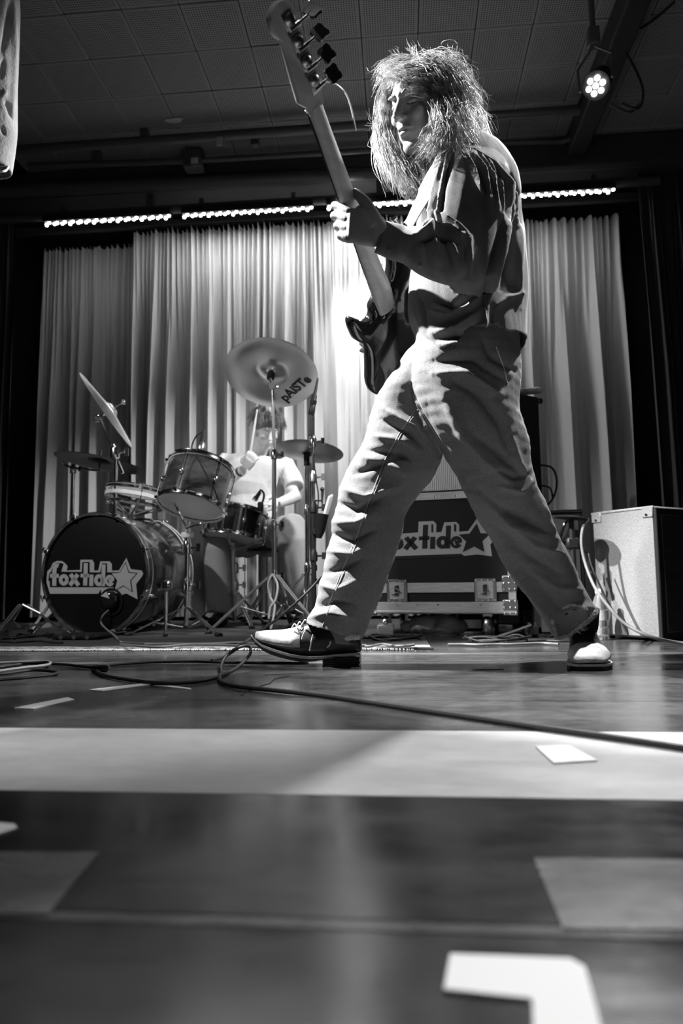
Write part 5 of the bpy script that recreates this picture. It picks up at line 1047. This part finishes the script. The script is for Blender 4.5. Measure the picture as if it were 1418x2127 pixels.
def hand_at(c, d, side, cur=1.):         # palm with five curled fingers
    c = Vector(c); d = Vector(d).normalized(); s_ = Vector(side).normalized(); n_ = d.cross(s_).normalized(); o = []
    o.append(palm([(c-d*.03+s_*.027, c-d*.03-s_*.027, n_, .017), (c+s_*.036, c-s_*.038, n_, .016), (c+d*.035+s_*.036, c+d*.035-s_*.038, n_, .013)], 14))
    for k in range(4):
        q = c+d*.033+s_*(.029-.02*k); l = (.95, 1.05, 1, .82)[k]; o.append(finger([q-d*.02, q, q+d*.028*l-n_*.008, q+d*.03*l-n_*.03*cur, q+d*.008-n_*.042*cur], [.0095, .010, .0095, .0088, .007]))
    o.append(finger([c-d*.015+s_*.03, c+d*.01+s_*.045-n_*.01, c+d*.035+s_*.035-n_*.03, c+d*.045+s_*.02-n_*.036], [.014, .012, .010, .0085])); return o
hR = W(514, 964, 3.92); hL = W(566, 1048, 3.92)
hands2 = hand_at(hR, Vector((.35, -.3, .5)), (-.8, -.1, .6))+hand_at(hL, Vector((-.8, -.5, -.1)), (0, .3, 1))
shoes2 = [MB().tube([(a_.x, a_.y+.05, .05), (a_.x, a_.y-.03, .05), (a_.x, a_.y-.16, .035)], [.04, .045, .035], 12) for a_ in (ankR, ankL)]
dmm = remesh(hd2+[tr]+lg+ar+hands2, .005, 1, 'body', M['pale_skin'])
co = getco(dmm); lc = (co-np.array(DH))@np.array(HM2); nh = getno(dmm); h = np.zeros(len(co))
for s_ in (-1, 1): h -= .006*np.exp(-((lc[:, 0]-s_*.033)/.017)**2-((lc[:, 1]-.085)/.03)**2-((lc[:, 2]-.02)/.010)**2)
setco(dmm, co+nh*h[:, None]); dbody = obj('body', dmm, None, dm, ang=70)
ts = remesh([loft([(500, 944, 558, 950, 4.2, .07), (474, 946, 590, 958, 4.21, .10), (455, 962, 606, 975, 4.22, .125), (462, 1005, 592, 1008, 4.23, .125), (466, 1060, 592, 1062, 4.24, .125), (460, 1085, 596, 1085, 4.25, .13)], 32), MB().tube([W(478, 958, 4.22), W(462, 978, 4.18), W(458, 998, 4.12)], [.075, .07, .066], 16), MB().tube([W(588, 966, 4.22), W(603, 990, 4.17), W(611, 1012, 4.12)], [.07, .064, .06], 16)], .007, 2, 't_shirt', M['tee'])
ripple(ts, .006, (14, 14, 10), (6, 6, 6), 2, 2.); ripple(ts, .003, (35, 35, 16), (9, 9, 9), 4, 2.); obj('t_shirt', ts, None, dm, ang=75)
pj = remesh([MB().tube([hc+Vector((-.07, .02, -.02)), kneeR+Vector((0, 0, .0)), kneeR+Vector((0, -.01, -.06)), ankR+Vector((0, 0, -.02)), Vector((ankR.x, ankR.y, .09))], [.12, .095, .088, .078, .08], 22), MB().tube([hc+Vector((.07, .02, -.02)), kneeL, kneeL+Vector((.005, -.0, -.08)), ankL+Vector((0, 0, -.02)), Vector((ankL.x, ankL.y, .09))], [.12, .082, .086, .074, .08], 22), MB().ball(hc, .15, 24, (1, .9, .75))], .008, 2, 'trousers', M['pale_denim'])
ripple(pj, .018, (22, 22, 3), (6, 6, 4), 6, 1.5); ripple(pj, .005, (45, 45, 12), (8, 8, 8), 7, 2.); obj('trousers', pj, None, dm, ang=75)
for a_, s_ in zip((ankR, ankL), shoes2): obj('shoe', remesh([s_], .008, 2, 'shoe', M['black']), None, dm)
hb = MB(); hr = np.random.RandomState(5)
obj('hair_cap', MB().ball(h2(0, -.02, .05), .101, 24, (.86, 1.0, .9), HM2), M['hair2'], dm)
for k in range(46):
    th = hr.uniform(-PI, PI); e = hr.uniform(-.1, 1.1); d = Vector((math.cos(th)*math.cos(e), math.sin(th)*math.cos(e), math.sin(e)))
    if d.y > .55 and d.z < .35: continue
    p0 = Vector((d.x*.082, -.02+d.y*.1, .05+d.z*.09)); p1 = p0*1.12+Vector((0, .01, .012)); dn = Vector((p0.x*.35, max(p0.y, .02)*.5, -.045*hr.uniform(.6, 1.2)*(1.2-d.z)))
    lock([h2(*p0), h2(*p1), h2(*(p1+dn*.6)), h2(*(p1+dn*1.1+Vector((0, -.004, -.004))))], 26, .006, .4, r=.0014, curl=.006)
for x in (-.05, -.03, -.01, .012, .035, .055): lock([h2(x, .05, .12), h2(x*1.1, .088, .10), h2(x*1.2, .104, .072), h2(x*1.2+.005, .102, .05)], 26, .006, .4, r=.0013, curl=.005)
obj('hair', hb, M['hair2'], dm, kind='stuff', ang=180)
obj('wristband', MB().lathe([(.031, -.006), (.033, 0), (.031, .006)], W(499, 980, 3.965), (W(514, 964, 3.92)-W(490, 986, 4.0)), 20, cap=False), M['black'], dm)
def stick(a, b, lab): a, b = Vector(a), Vector(b); tag(obj('drumstick', MB().tube([a, a.lerp(b, .8), a.lerp(b, .94), a.lerp(b, .965), b], [.0075, .0075, .004, .0055, .004], 10), M['wood']), lab, 'drumstick')
stick(W(512, 985, 3.93), W(534, 850, 3.86), 'raised pale drumstick in the drummer\'s hand in front of his ear'); stick(W(572, 1050, 3.93), W(530, 1046, 3.80), 'drumstick held low over the snare by the drummer')
# ================================================================== road case, amplifiers, bottle, cables
def face_box(name, label, cat, A, B, z0, z1, depth, m, bev=.006):
    """A, B: floor positions of the front face's left and right corners; returns thing and mapping on its front"""
    A = Vector((A[0], A[1], 0)); B = Vector((B[0], B[1], 0)); ex = (B-A).normalized(); n_ = Vector((ex.y, -ex.x, 0)); L_ = (B-A).length
    t = thing(name, label, cat, (A+B)/2-n_*depth/2); R = Matrix((ex, -n_, Vector((0, 0, 1)))).transposed()
    c = (A+B)/2-n_*depth/2+Vector((0, 0, (z0+z1)/2)); obj('box', MB().box(c, (L_, depth, z1-z0), R, bev), m, t)
    return t, (lambda u, z, o=0.: A+ex*u+Vector((0, 0, z))+n_*o), ex, n_, L_, R
A = W(758, 1250, 3.20); B = W(1073, 1250, 3.05)
z0 = W(1073, 1274, 3.05).z; z1 = W(1000, 1018, 3.08).z
case, cf_, ex, cn_, CL, CR = face_box('road_case', 'black flight case with metal rails, latches and pale star lettering behind the striding legs', 'case', A, B, z0, z1, .42, M['tolex'])
def rail(u0, u1, za, zb, th=.006, m='alu'): return obj('rail', MB().box(cf_((u0+u1)/2, (za+zb)/2, th/2), (abs(u1-u0), th, abs(zb-za)), CR, .0015), M[m], case)
zc = lambda py, px=920: W(px, py, 3.12).z
rail(0, CL, z1-.034, z1, .008); rail(0, CL, zc(1250), zc(1275), .010)
lip = obj('rail_lip', MB().box(cf_(CL/2, zc(1271), .008), (CL, .016, .012), CR, .003), M['alu'], case)
rail(0, CL, zc(1210), zc(1231)); rail(CL-.034, CL, zc(1275), z1, .007); rail(0, .034, zc(1275), z1, .007)
for k in range(7): obj('rivet', MB().lathe([(.006, 0), (.005, .003), (.001, .004)], cf_(.06+k*(CL-.12)/6, z1-.022, .008), cn_, 12), M['chrome'], case)
for k in range(7): obj('rivet', MB().lathe([(.005, 0), (.004, .003), (.001, .004)], cf_(.06+k*(CL-.12)/6, zc(1256), .010), cn_, 12), M['chrome'], case)
for px in (820, 1010):
    u = (W(px, 1226, 3.12)-A).dot(ex); zz = zc(1226); lt = obj('latch', MB().box(cf_(u, zz, .006), (.098, .010, .105), CR, .008), M['steel'], case)
    obj('latch_dish', MB().box(cf_(u, zz, .011), (.07, .004, .078), CR, .004), M['alu'], lt); obj('latch_turn', MB().box(cf_(u, zz, .015), (.022, .008, .05), CR, .003), M['chrome'], lt); obj('latch_bar', MB().tube([cf_(u-.02, zz-.018, .018), cf_(u+.018, zz-.005, .018), cf_(u-.01, zz+.015, .018)], .0035, 6), M['chrome'], lt)
    for a in (-.04, -.013, .013, .04):
        for b in (-.045, .045): obj('latch_rivet', MB().lathe([(.0055, 0), (.0045, .003), (.001, .004)], cf_(u+a, zz+b, .011), cn_, 10), M['chrome'], lt)
for zz in (zc(1213), zc(1262), z1-.03):
    for u in (.028, CL-.028):
        co_ = obj('corner_plate', MB().box(cf_(u, zz, .007), (.066, .012, .07), CR, .006), M['steel'], case)
        for a in (-.024, 0, .024):
            for b in (-.026, 0, .026): obj('corner_rivet', MB().lathe([(.0055, 0), (.0045, .003), (.001, .005)], cf_(u+a, zz+b, .013), cn_, 8), M['chrome'], co_)
for u in (.09, CL-.13):
    for dp in (-.05, -.42):
        w_ = obj('caster', MB().lathe([(.008, -.016), (.045, -.014), (.05, -.006), (.05, .006), (.045, .014), (.008, .016)], cf_(u, .05, dp), ex, 24), M['steel'], case); obj('caster_fork', MB().box(cf_(u, (.09+z0)/2, dp), (.045, .05, z0-.085), CR, .004), M['chrome'], w_)
def cfm(u, v):                      # same lettering, dark on a pale ground
    px = 780+.2257*(672+(u-795)*1.045); v2 = 565+(v-905)*.86-(u-795)*.04; py = 1010+.2257*v2
    d = ray(px, py); P0 = cf_(0, z0, .001); t = (P0-EYE).dot(cn_)/d.dot(cn_); return EYE+d*t
OUT2 = [(x, y if y < 940 else 985+(y-985)*.4) for x, y in TPL_OUT[:27]]+[(930, 1000), (905, 975), (186, 975), (160, 925), (144, 865)]
poly_fill(OUT2, cfm, M['vinyl'], case, 'lettering_ground', .0006, cn_)
for q in LET: poly_fill(q, cfm, M['black'], case, 'letter', .0014, cn_)
poly_fill(STAR, cfm, M['black'], case, 'star', .0014, cn_)
for q in ([(642, 640), (660, 655), (660, 735), (642, 735)], [(842, 652), (862, 665), (862, 735), (842, 735)], [(186, 985), (905, 985), (905, 1008), (186, 1008)]): poly_fill(q, cfm, M['black'], case, 'letter_shade', .0014, cn_)
# speaker with a pale grille on the case
A2 = W(800, 1000, 3.24); B2 = W(1062, 1000, 3.12); gz0 = z1+.0; gz1 = W(930, 838, 3.2).z
amp, af, aex, an, AL, AR = face_box('guitar_amplifier', 'amplifier with a pale woven grille standing on the black flight case', 'amplifier', A2, B2, gz0+.001, gz1, .3, M['tolex'])
obj('grille_cloth', MB().box(af(AL/2, (gz0+gz1)/2, .002), (AL-.04, .008, gz1-gz0-.03), AR, .002), M['pale_grille'], amp)
mb = MB()
for k in range(60): mb.box(af(.03+k*(AL-.06)/59, (gz0+gz1)/2, .007), (.0022, .002, gz1-gz0-.035), AR)
obj('grille_cord', mb, M['vinyl'], amp, kind='stuff'); obj('control_panel', MB().box(af(AL/2, gz1-.05, .008), (AL-.04, .008, .06), AR, .002), M['alu'], amp)
for k in range(6): obj('knob', MB().lathe([(.012, 0), (.010, .016), (.001, .017)], af(.07+k*(AL-.14)/5, gz1-.05, .012), an, 14), M['black'], amp)
# tall dark cabinet
q0 = W(1070, 1000, 3.62); q1 = W(1127, 1000, 3.75); tall, tf, tex_, tn_, TL, TR = face_box('speaker_cabinet', 'tall plain black cabinet just right of the striding person, pale cloth on top', 'speaker', q0, q1, .02, W(1100, 823, 3.7).z, .3, M['tolex'], .01)
obj('grille_cloth', MB().box(tf(TL/2, .7, .004), (TL-.04, .006, 1.1), TR, .002), M['grille'], tall)
for s_ in (0, 1): obj('corner_guard', MB().box(tf(TL*s_, W(1100, 823, 3.7).z-.015, .0), (.03, .03, .03), TR, .006), M['black_gloss'], tall)
for s_ in (.1, .9): obj('foot', MB().lathe([(.02, 0), (.024, .02)], tf(TL*s_, 0, -.05), (0, 0, 1), 14), M['black'], tall)
cl_ = W(1098, 817, 3.78); cm_ = MB()
cloth = remesh([MB().ball(cl_+Vector((0, 0, .012)), .05, 16, (1.5, .8, .35)), MB().ball(cl_+Vector((.045, 0, .014)), .035, 14, (1, .8, .55)), MB().ball(cl_+Vector((-.06, .0, .01)), .035, 14, (1.3, .8, .4))], .005, 1, 'folded_cloth', M['cloth']); ripple(cloth, .004, (60, 60, 60), (20, 20, 20), 3, 2.)
tag(obj('folded_cloth', cloth, None), 'small crumpled pale cloth on top of the tall black cabinet', 'cloth'); bpy.data.objects['folded_cloth'].location.z += .0
obj_c = tag(obj('cabinet_cable', MB().tube(catmull([W(1122, 966, 3.86), W(1146, 972, 3.86), W(1156, 1000, 3.86), W(1148, 1035, 3.86), W(1124, 1060, 3.86)], 6), .006, 8).tube(catmull([W(1122, 1008, 3.86), W(1142, 1014, 3.86), W(1148, 1035, 3.86)], 6), .005, 8), M['cable']), 'black cable looping from the side of the tall cabinet', 'cable')
# lower black cabinet
q0 = W(1110, 1200, 3.05); q1 = W(1216, 1200, 3.05); lz = W(1170, 1059, 3.05).z; low, lf, lex, ln_, LL, LR = face_box('speaker_cabinet', 'low black speaker cabinet between the striding leg and the grey cabinet', 'speaker', q0, q1, .0, lz, .34, M['tolex'], .008)
obj('grille_cloth', MB().box(lf(LL/2, lz/2, .003), (LL-.04, .006, lz-.05), LR, .002), M['grille'], low); obj('top_edge', MB().box(lf(LL/2, lz-.006, .004), (LL, .01, .012), LR, .003), M['black_gloss'], low); obj('handle', MB().tube(catmull([lf(LL*.5, lz-.14, .012), lf(LL*.54, lz-.1, .03), lf(LL*.64, lz-.055, .03), lf(LL*.72, lz-.05, .012)], 5), .008, 8), M['black_gloss'], low)
# grey cabinet at right
G0 = FL(1373, 1334); gt = W(1374, 1050, G0.y).z; G1 = pz(1228, 1066, gt); G2 = pz(1418, 1057, gt)
gA = Vector((G1.x, G1.y, 0)); gB = Vector((G0.x, G0.y, 0)); ge = (gB-gA).normalized(); gn_ = Vector((ge.y, -ge.x, 0)); gL = (gB-gA).length
gc = thing('speaker_cabinet', 'grey textured speaker cabinet with a dark grille front at the right edge', 'speaker', (gA+gB)/2-gn_*.3); GR = Matrix((ge, -gn_, Vector((0, 0, 1)))).transposed(); WD = .62
obj('box', MB().box((gA+gB)/2-gn_*WD/2+Vector((0, 0, gt/2+.006)), (gL, WD, gt-.012), GR, .008), M['grey_tolex'], gc)
cen = gB-gn_*WD/2+Vector((0, 0, gt/2)); obj('front_frame', MB().box(cen+ge*.0, (.02, WD-.002, gt-.014), GR, .004), M['tolex'], gc); obj('grille_cloth', MB().box(cen+ge*.009, (.008, WD-.06, gt-.07), GR, .002), M['grille'], gc)
mb = MB()
for k in range(54): mb.box(cen+ge*.0135+Vector((0, 0, -gt/2+.045+k*(gt-.09)/53)), (.002, WD-.065, .003), GR)
obj('grille_thread', mb, M['tolex'], gc, kind='stuff')
obj('top_trim', MB().box((gA+gB)/2+gn_*.001+Vector((0, 0, gt-.004)), (gL+.004, .006, .010), GR, .002), M['alu'], gc)
for u in (.0, 1.): 
    c0 = gA.lerp(gB, u); cp_ = obj('corner_guard', MB().box(c0+ge*(.026 if u == 0 else -.026)+gn_*.0015+Vector((0, 0, gt-.022)), (.05, .006, .046), GR, .004), M['grey_tolex'] if u else M['alu'], gc)
    obj('screw', MB().lathe([(.001, .004), (.0055, .003), (.007, 0)], c0+ge*(.026 if u == 0 else -.03)+gn_*.0045+Vector((0, 0, gt-.034)), gn_, 14), M['chrome'], cp_)
for u in (.08, .92):
    for w_ in (.05, .55): obj('foot', MB().lathe([(.02, -.0), (.022, .012)], gA.lerp(gB, u)-gn_*w_, (0, 0, 1), 12), M['black'], gc)
# microphone stand and cup before the grey cabinet (throws its shadow there)
tag(obj('amplifier_cable', MB().tube(catmull([pz(1228, 1080, gt-.04)+gn_*.02, W(1212, 1090, 2.9), W(1207, 1125, 2.88), W(1215, 1170, 2.86), W(1235, 1220, 2.8), W(1265, 1262, 2.7), W(1300, 1297, 2.65), W(1350, 1322, 2.6), FL(1418, 1336, .01), FL(1500, 1340, .008)], 8), .0062, 8), M['cable2']), 'pale grey cable arching from behind the grey cabinet down to the floor at right', 'cable')
tag(obj('amplifier_cable', MB().tube(catmull([W(1222, 1150, 2.93), W(1228, 1175, 2.9), W(1245, 1215, 2.86), W(1262, 1250, 2.82), W(1280, 1278, 2.74), W(1310, 1302, 2.68), FL(1352, 1326, .01)], 8), .004, 8), M['cable']), 'thin dark cable hanging beside the pale grey one', 'cable')
sm_ = thing('microphone_stand', 'short dark stand with clamps partly behind the shin, left of the grey cabinet', 'stand', (W(1232, 1300, 2.78).x, 2.78, 0)); ax_ = W(1234, 1200, 2.78).x
sp0 = gA+ge*.03+gn_*.16
obj('pole', MB().tube([(sp0.x, sp0.y, .02), (sp0.x, sp0.y, .50)], .012, 10), M['black'], sm_); obj('base', MB().lathe([(.09, 0), (.09, .012), (.03, .02)], (sp0.x, sp0.y, 0), (0, 0, 1), 24), M['black'], sm_)
obj('clamp', MB().box((sp0.x, sp0.y, .40), (.05, .03, .05), bev=.008).tube([(sp0.x, sp0.y, .4), (sp0.x+.06, sp0.y+.01, .36), (sp0.x+.07, sp0.y+.01, .27)], .006, 8).ball((sp0.x+.07, sp0.y+.01, .27), .015, 10), M['black'], sm_)
obj('head_disc', MB().lathe([(.004, .012), (.05, .006), (.07, 0), (.004, -.004)], (sp0.x, sp0.y, .505), (.1, 0, 1), 24), M['black'], sm_)
# bottle
bx = FL(1246, 1326); bx = Vector((W(1246, 1280, 2.92).x, 2.92, 0)); bot = thing('water_bottle', 'clear plastic water bottle with a white cap standing beside the pointed toe shoe', 'bottle', bx)
P_ = [(.028, .002), (.0325, .008), (.032, .02), (.029, .026), (.0325, .034), (.0325, .05), (.029, .056), (.0325, .064), (.0325, .10), (.0325, .13), (.029, .15), (.018, .178), (.0125, .19), (.0125, .20)]
obj('bottle_body', MB().lathe(P_, bx, (0, 0, 1), 28), M['plastic'], bot); obj('label_band', MB().lathe([(.0330, .082), (.0332, .122)], bx, (0, 0, 1), 28, cap=False), M['cloth'], bot); obj('cap', MB().lathe([(.0150, .19), (.0155, .192), (.0155, .206), (.014, .208)], bx, (0, 0, 1), 20), M['white'], bot)
# ---- rug, boxes and bits on the floor
ra, rb_, rc, rd_ = FL(-60, 1352), FL(865, 1346), FL(835, 1318), FL(-200, 1320)
rug = thing('drum_rug', 'dark rug with a pale patterned edge under the drum kit', 'rug', ((ra.x+rb_.x)/2, 3.3, 0)); ry = min(ra.y, rb_.y)
obj('pile', MB().box(((ra.x+rb_.x)/2-.2, ry+.05+1.05, .005), (rb_.x-ra.x+.5, 2.1, .008), bev=.003), M['rugdark'], rug); obj('patterned_border', MB().box(((ra.x+rb_.x)/2-.2, ry+.03, .006), (rb_.x-ra.x+.5, .075, .009), bev=.003), M['rug'], rug)
mb = MB()
for k in range(330): x = ra.x-.4+k*(rb_.x-ra.x+.4)/330; mb.tube([(x, ry-.006, .006), (x+rnd.uniform(-.004, .004), ry-.03+rnd.uniform(-.006, .006), .003)], .0022, 3)
obj('fringe', mb, M['thread'], rug, kind='stuff')
def bxp(name, label, cat, x0, y0, x1, y1, Y, dp, m, extra=None):
    a = W(x0, y1, Y); b = W(x1, y0, Y); zb = .012; t = thing(name, label, cat, ((a.x+b.x)/2, Y+dp/2, 0)); obj('casing', MB().box(((a.x+b.x)/2, Y+dp/2, (zb+b.z)/2), (b.x-a.x, dp, b.z-zb), bev=.006), M[m], t); return t, a, b
t, a, b = bxp('stage_box', 'flat black box lying on the rug in front of the bass drum', 'box', 105, 1319, 205, 1337, 2.93, .2, 'tolex'); obj('front_plate', MB().box(((a.x+b.x)/2, 2.928, (.014+b.z)/2), ((b.x-a.x)*.9, .006, (b.z-.012)*.7), bev=.002), M['black_gloss'], t)
for k in range(3): obj('socket', MB().lathe([(.008, 0), (.010, .004)], ((a.x+b.x)/2-.06+k*.06, 2.925, (.014+b.z)/2), (0, -1, 0), 12), M['steel'], t)
t, a, b = bxp('practice_amplifier', 'small dark amplifier under the flight case', 'amplifier', 952, 1277, 1002, 1316, 3.3, .16, 'tolex')
mb = MB()
for k in range(9): mb.box(((a.x+b.x)/2, 3.298, .03+k*(b.z-.05)/9), ((b.x-a.x)*.86, .004, .004))
obj('grille', mb, M['steel'], t, kind='stuff')
bg = [MB().ball((W(x, 1300, Y).x, Y, z), r, 16, sc) for x, Y, z, r, sc in ((885, 3.25, .048, .08, (1.2, .8, .55)), (925, 3.24, .05, .075, (1.1, .8, .62)), (865, 3.26, .04, .06, (1.3, .8, .6)), (945, 3.25, .04, .05, (1.2, .8, .7)))]
bgm = remesh(bg, .006, 1, 'clothes_bag', M['cloth']); ripple(bgm, .012, (40, 15, 15), (14, 14, 14), 4, 2.); ripple(bgm, .005, (90, 40, 40), (20, 20, 20), 6, 2.); o = tag(obj('crumpled_bag', bgm, None), 'crumpled pale bag stuffed under the flight case', 'bag')
t, a, b = bxp('effects_pedal', 'small silver pedal box left of the flight case bottom', 'pedal', 783, 1297, 818, 1328, 3.02, .1, 'alu'); obj('knob', MB().lathe([(.01, 0), (.008, .014)], ((a.x+b.x)/2, 3.06, b.z), (0, 0, 1), 12), M['black'], t); obj('foot_switch', MB().lathe([(.009, 0), (.009, .01), (.005, .012)], ((a.x+b.x)/2, 3.03, b.z), (0, 0, 1), 12), M['chrome'], t)
t, a, b = bxp('effects_pedal', 'small black pedal box with chrome knobs right of the flight case', 'pedal', 1092, 1300, 1128, 1326, 3.05, .12, 'black_gloss')
for k in range(3): obj('knob', MB().lathe([(.009, 0), (.008, .014)], (a.x+.02+k*.03, 3.08, b.z), (0, 0, 1), 12), M['chrome'], t)
t, a, b = bxp('plug_strip', 'flat dark plug strip on the floor behind the raised shoe toe', 'power strip', 745, 1322, 800, 1336, 2.92, .06, 'black')
for k in range(4): obj('socket', MB().lathe([(.012, 0), (.013, .004)], (a.x+.02+k*.03, 2.95, b.z), (0, 0, 1), 12), M['steel'], t)
tag(obj('floor_rod', MB().tube([FL(1010, 1331, .012), W(1058, 1314, 3.0), W(1102, 1298, 3.05)], .006, 8), M['steel']), 'thin metal rod leaning low at the right of the flight case', 'rod')
def cable(label, pts, r=.0045, m='cable', sub=8):
    return tag(obj('floor_cable', MB().tube(catmull(pts, sub), r, 8), M[m]), label, 'cable')
z_ = .006
cable('thick black cable from the loop by the shoe to the right edge', [FL(460, 1395, z_), FL(456, 1412, z_), FL(480, 1424, z_), FL(560, 1433, z_), FL(680, 1446, z_), FL(800, 1464, z_), FL(950, 1486, z_), FL(1100, 1508, z_), FL(1260, 1530, z_), FL(1418, 1553, z_), FL(1600, 1580, z_)], .0052)
cable('black cable making an upright loop left of the shoe and rising behind the leg', [FL(460, 1395, z_), FL(458, 1385, .008), W(470, 1362, 2.0), W(495, 1345, 2.02), W(516, 1342, 2.06), W(521, 1353, 2.05), W(512, 1368, 2.0), FL(490, 1388, z_), FL(462, 1402, z_), FL(440, 1410, z_), FL(400, 1417, z_), FL(330, 1419, z_), FL(260, 1411, z_), FL(215, 1402, z_), FL(195, 1390, z_)], .0048)
cable('black cable stretched from the floor up behind the left leg of the striding person', [FL(440, 1372, z_), FL(470, 1362, .01), W(505, 1337, 2.25), W(525, 1322, 2.3), W(580, 1282, 2.35), W(630, 1238, 2.38), W(662, 1204, 2.4), W(700, 1150, 2.4), W(760, 1000, 2.3), W(840, 850, 2.25)], .0048)
cable('long grey cable from the far left to the black plug', [FL(-80, 1392, z_), FL(0, 1385, z_), FL(60, 1378, z_), FL(130, 1380, z_), FL(190, 1386, z_), FL(215, 1382, z_), FL(300, 1376, z_), FL(400, 1374, z_), FL(460, 1376, z_), FL(640, 1378, .01)], .0042)
cable('black cable crossing the lower left floor', [FL(-80, 1405, z_), FL(0, 1400, z_), FL(70, 1392, z_), FL(120, 1398, z_), FL(60, 1407, z_), FL(0, 1412, z_), FL(-60, 1418, z_)], .0042)
cable('grey cable loop at the far left edge of the floor', [FL(-60, 1380, .012), FL(20, 1376, .012), FL(95, 1374, .012), FL(98, 1381, .012), FL(40, 1388, .012), FL(-30, 1398, .012)], .0042, 'cable2')
t = thing('cable_plug', 'black knotted cable plug on the floor left of the loop', 'plug', FL(208, 1390)); obj('plug_body', MB().lathe([(.004, -.03), (.010, -.022), (.011, .02), (.006, .03)], FL(208, 1389, .012), (1, -.2, .1), 14), M['black_gloss'], t); obj('plug_tip', MB().tube([FL(218, 1388, .012), FL(226, 1386, .014)], .0035, 8), M['chrome'], t)
for k, (yy, x0, x1) in enumerate(((1341, 250, 760), (1345, 120, 900), (1337, 300, 640), (1333, -40, 130), (1337, 930, 1160), (1332, 980, 1190), (1340, 700, 860))):
    pts = [FL(x0+(x1-x0)*j/7, yy+rnd.uniform(-3, 3), .02 if yy < 1342 and x0 < 900 else .008) for j in range(8)]
    cable(['dark cable lying on the rug edge below the drum stands', 'long dark cable along the front of the rug', 'cable on the rug between the bass drum and the stands', 'cable bundle at the far left behind the floor loops', 'black cable on the floor below the flight case', 'black cable running from the flight case to the shin', 'cable just right of the rear shoe heel'][k], pts, .0045, 'cable' if k % 2 else 'cable2')
for k, (cx, cy, r) in enumerate(((1030, 1336, .12), (820, 1334, .1), (40, 1330, .14), (600, 1334, .1))):
    c = FL(cx, cy); pts = [(c.x+r*(1+.15*math.sin(j*2.3))*math.cos(j*.7), c.y+r*.7*(1+.2*math.cos(j*1.7))*math.sin(j*.7), .012+.004*(j % 5)) for j in range(26)]
    cable(['coiled black cable on the floor under the right of the flight case', 'coiled black cable between the rear heel and the flight case', 'coiled black cable at the left edge beside the bass drum', 'coiled black cable on the rug under the crash stand'][k], pts, .004)
# mic stand lying at far left
t = thing('microphone_stand', 'low black tripod stand at the far left beside the bass drum', 'stand', FL(35, 1328)); b_ = FL(45, 1326); obj('pole', MB().tube([(b_.x, b_.y, .16), W(85, 1275, b_.y)], .007, 8), M['steel'], t); tripod(t, (b_.x, b_.y, 0), .16, .2, 'steel', .4)
# cloth hanging at the top left, nearest the viewer
zt_ = CZ+.0; Y_ = 1.55; st_ = [(-95, -700, 28, -700, Y_, .05), (-95, -350, 33, -350, Y_, .052), (-92, -60, 34, -60, Y_, .055), (-90, 40, 36, 40, Y_, .06), (-86, 120, 32, 120, Y_, .06), (-80, 200, 30, 200, Y_, .058), (-72, 270, 28, 262, Y_, .055), (-62, 320, 22, 312, Y_, .05), (-58, 356, 17, 350, Y_, .045)]
cm2 = remesh([loft(st_, 32)], .005, 2, 'hanging_cloth', M['sleeve']); ripple(cm2, .006, (30, 30, 8), (8, 8, 6), 12, 2.); folds(cm2, [([(22, 0), (14, 60), (4, 110)], 6, -.010), ([(8, 120), (2, 160)], 6, -.008), ([(12, 210), (20, 225), (25, 245)], 4, -.010), ([(4, 200), (14, 190)], 4, .006), ([(2, 262), (10, 280)], 4, -.006), ([(30, 0), (30, 100), (26, 240)], 5, .006)])
cutfaces(cm2, lambda c, n: (n[:, 2] < -.75) & (PX(c)[:, 1] > 300)); hc_ = obj('hanging_cloth', cm2, None, ang=75); md = hc_.modifiers.new('t', 'SOLIDIFY'); md.thickness = .003; tag(hc_, 'pale wrinkled cloth sleeve hanging into the top left corner', 'cloth')
obj('hem', MB().tube(catmull([W(x, y, Y_+dy) for x, y, dy in ((-40, 354, -.04), (0, 356, -.045), (12, 354, -.03), (17, 346, 0), (12, 344, .03), (-10, 346, .045))], 4), .003, 8), M['thread'], hc_)
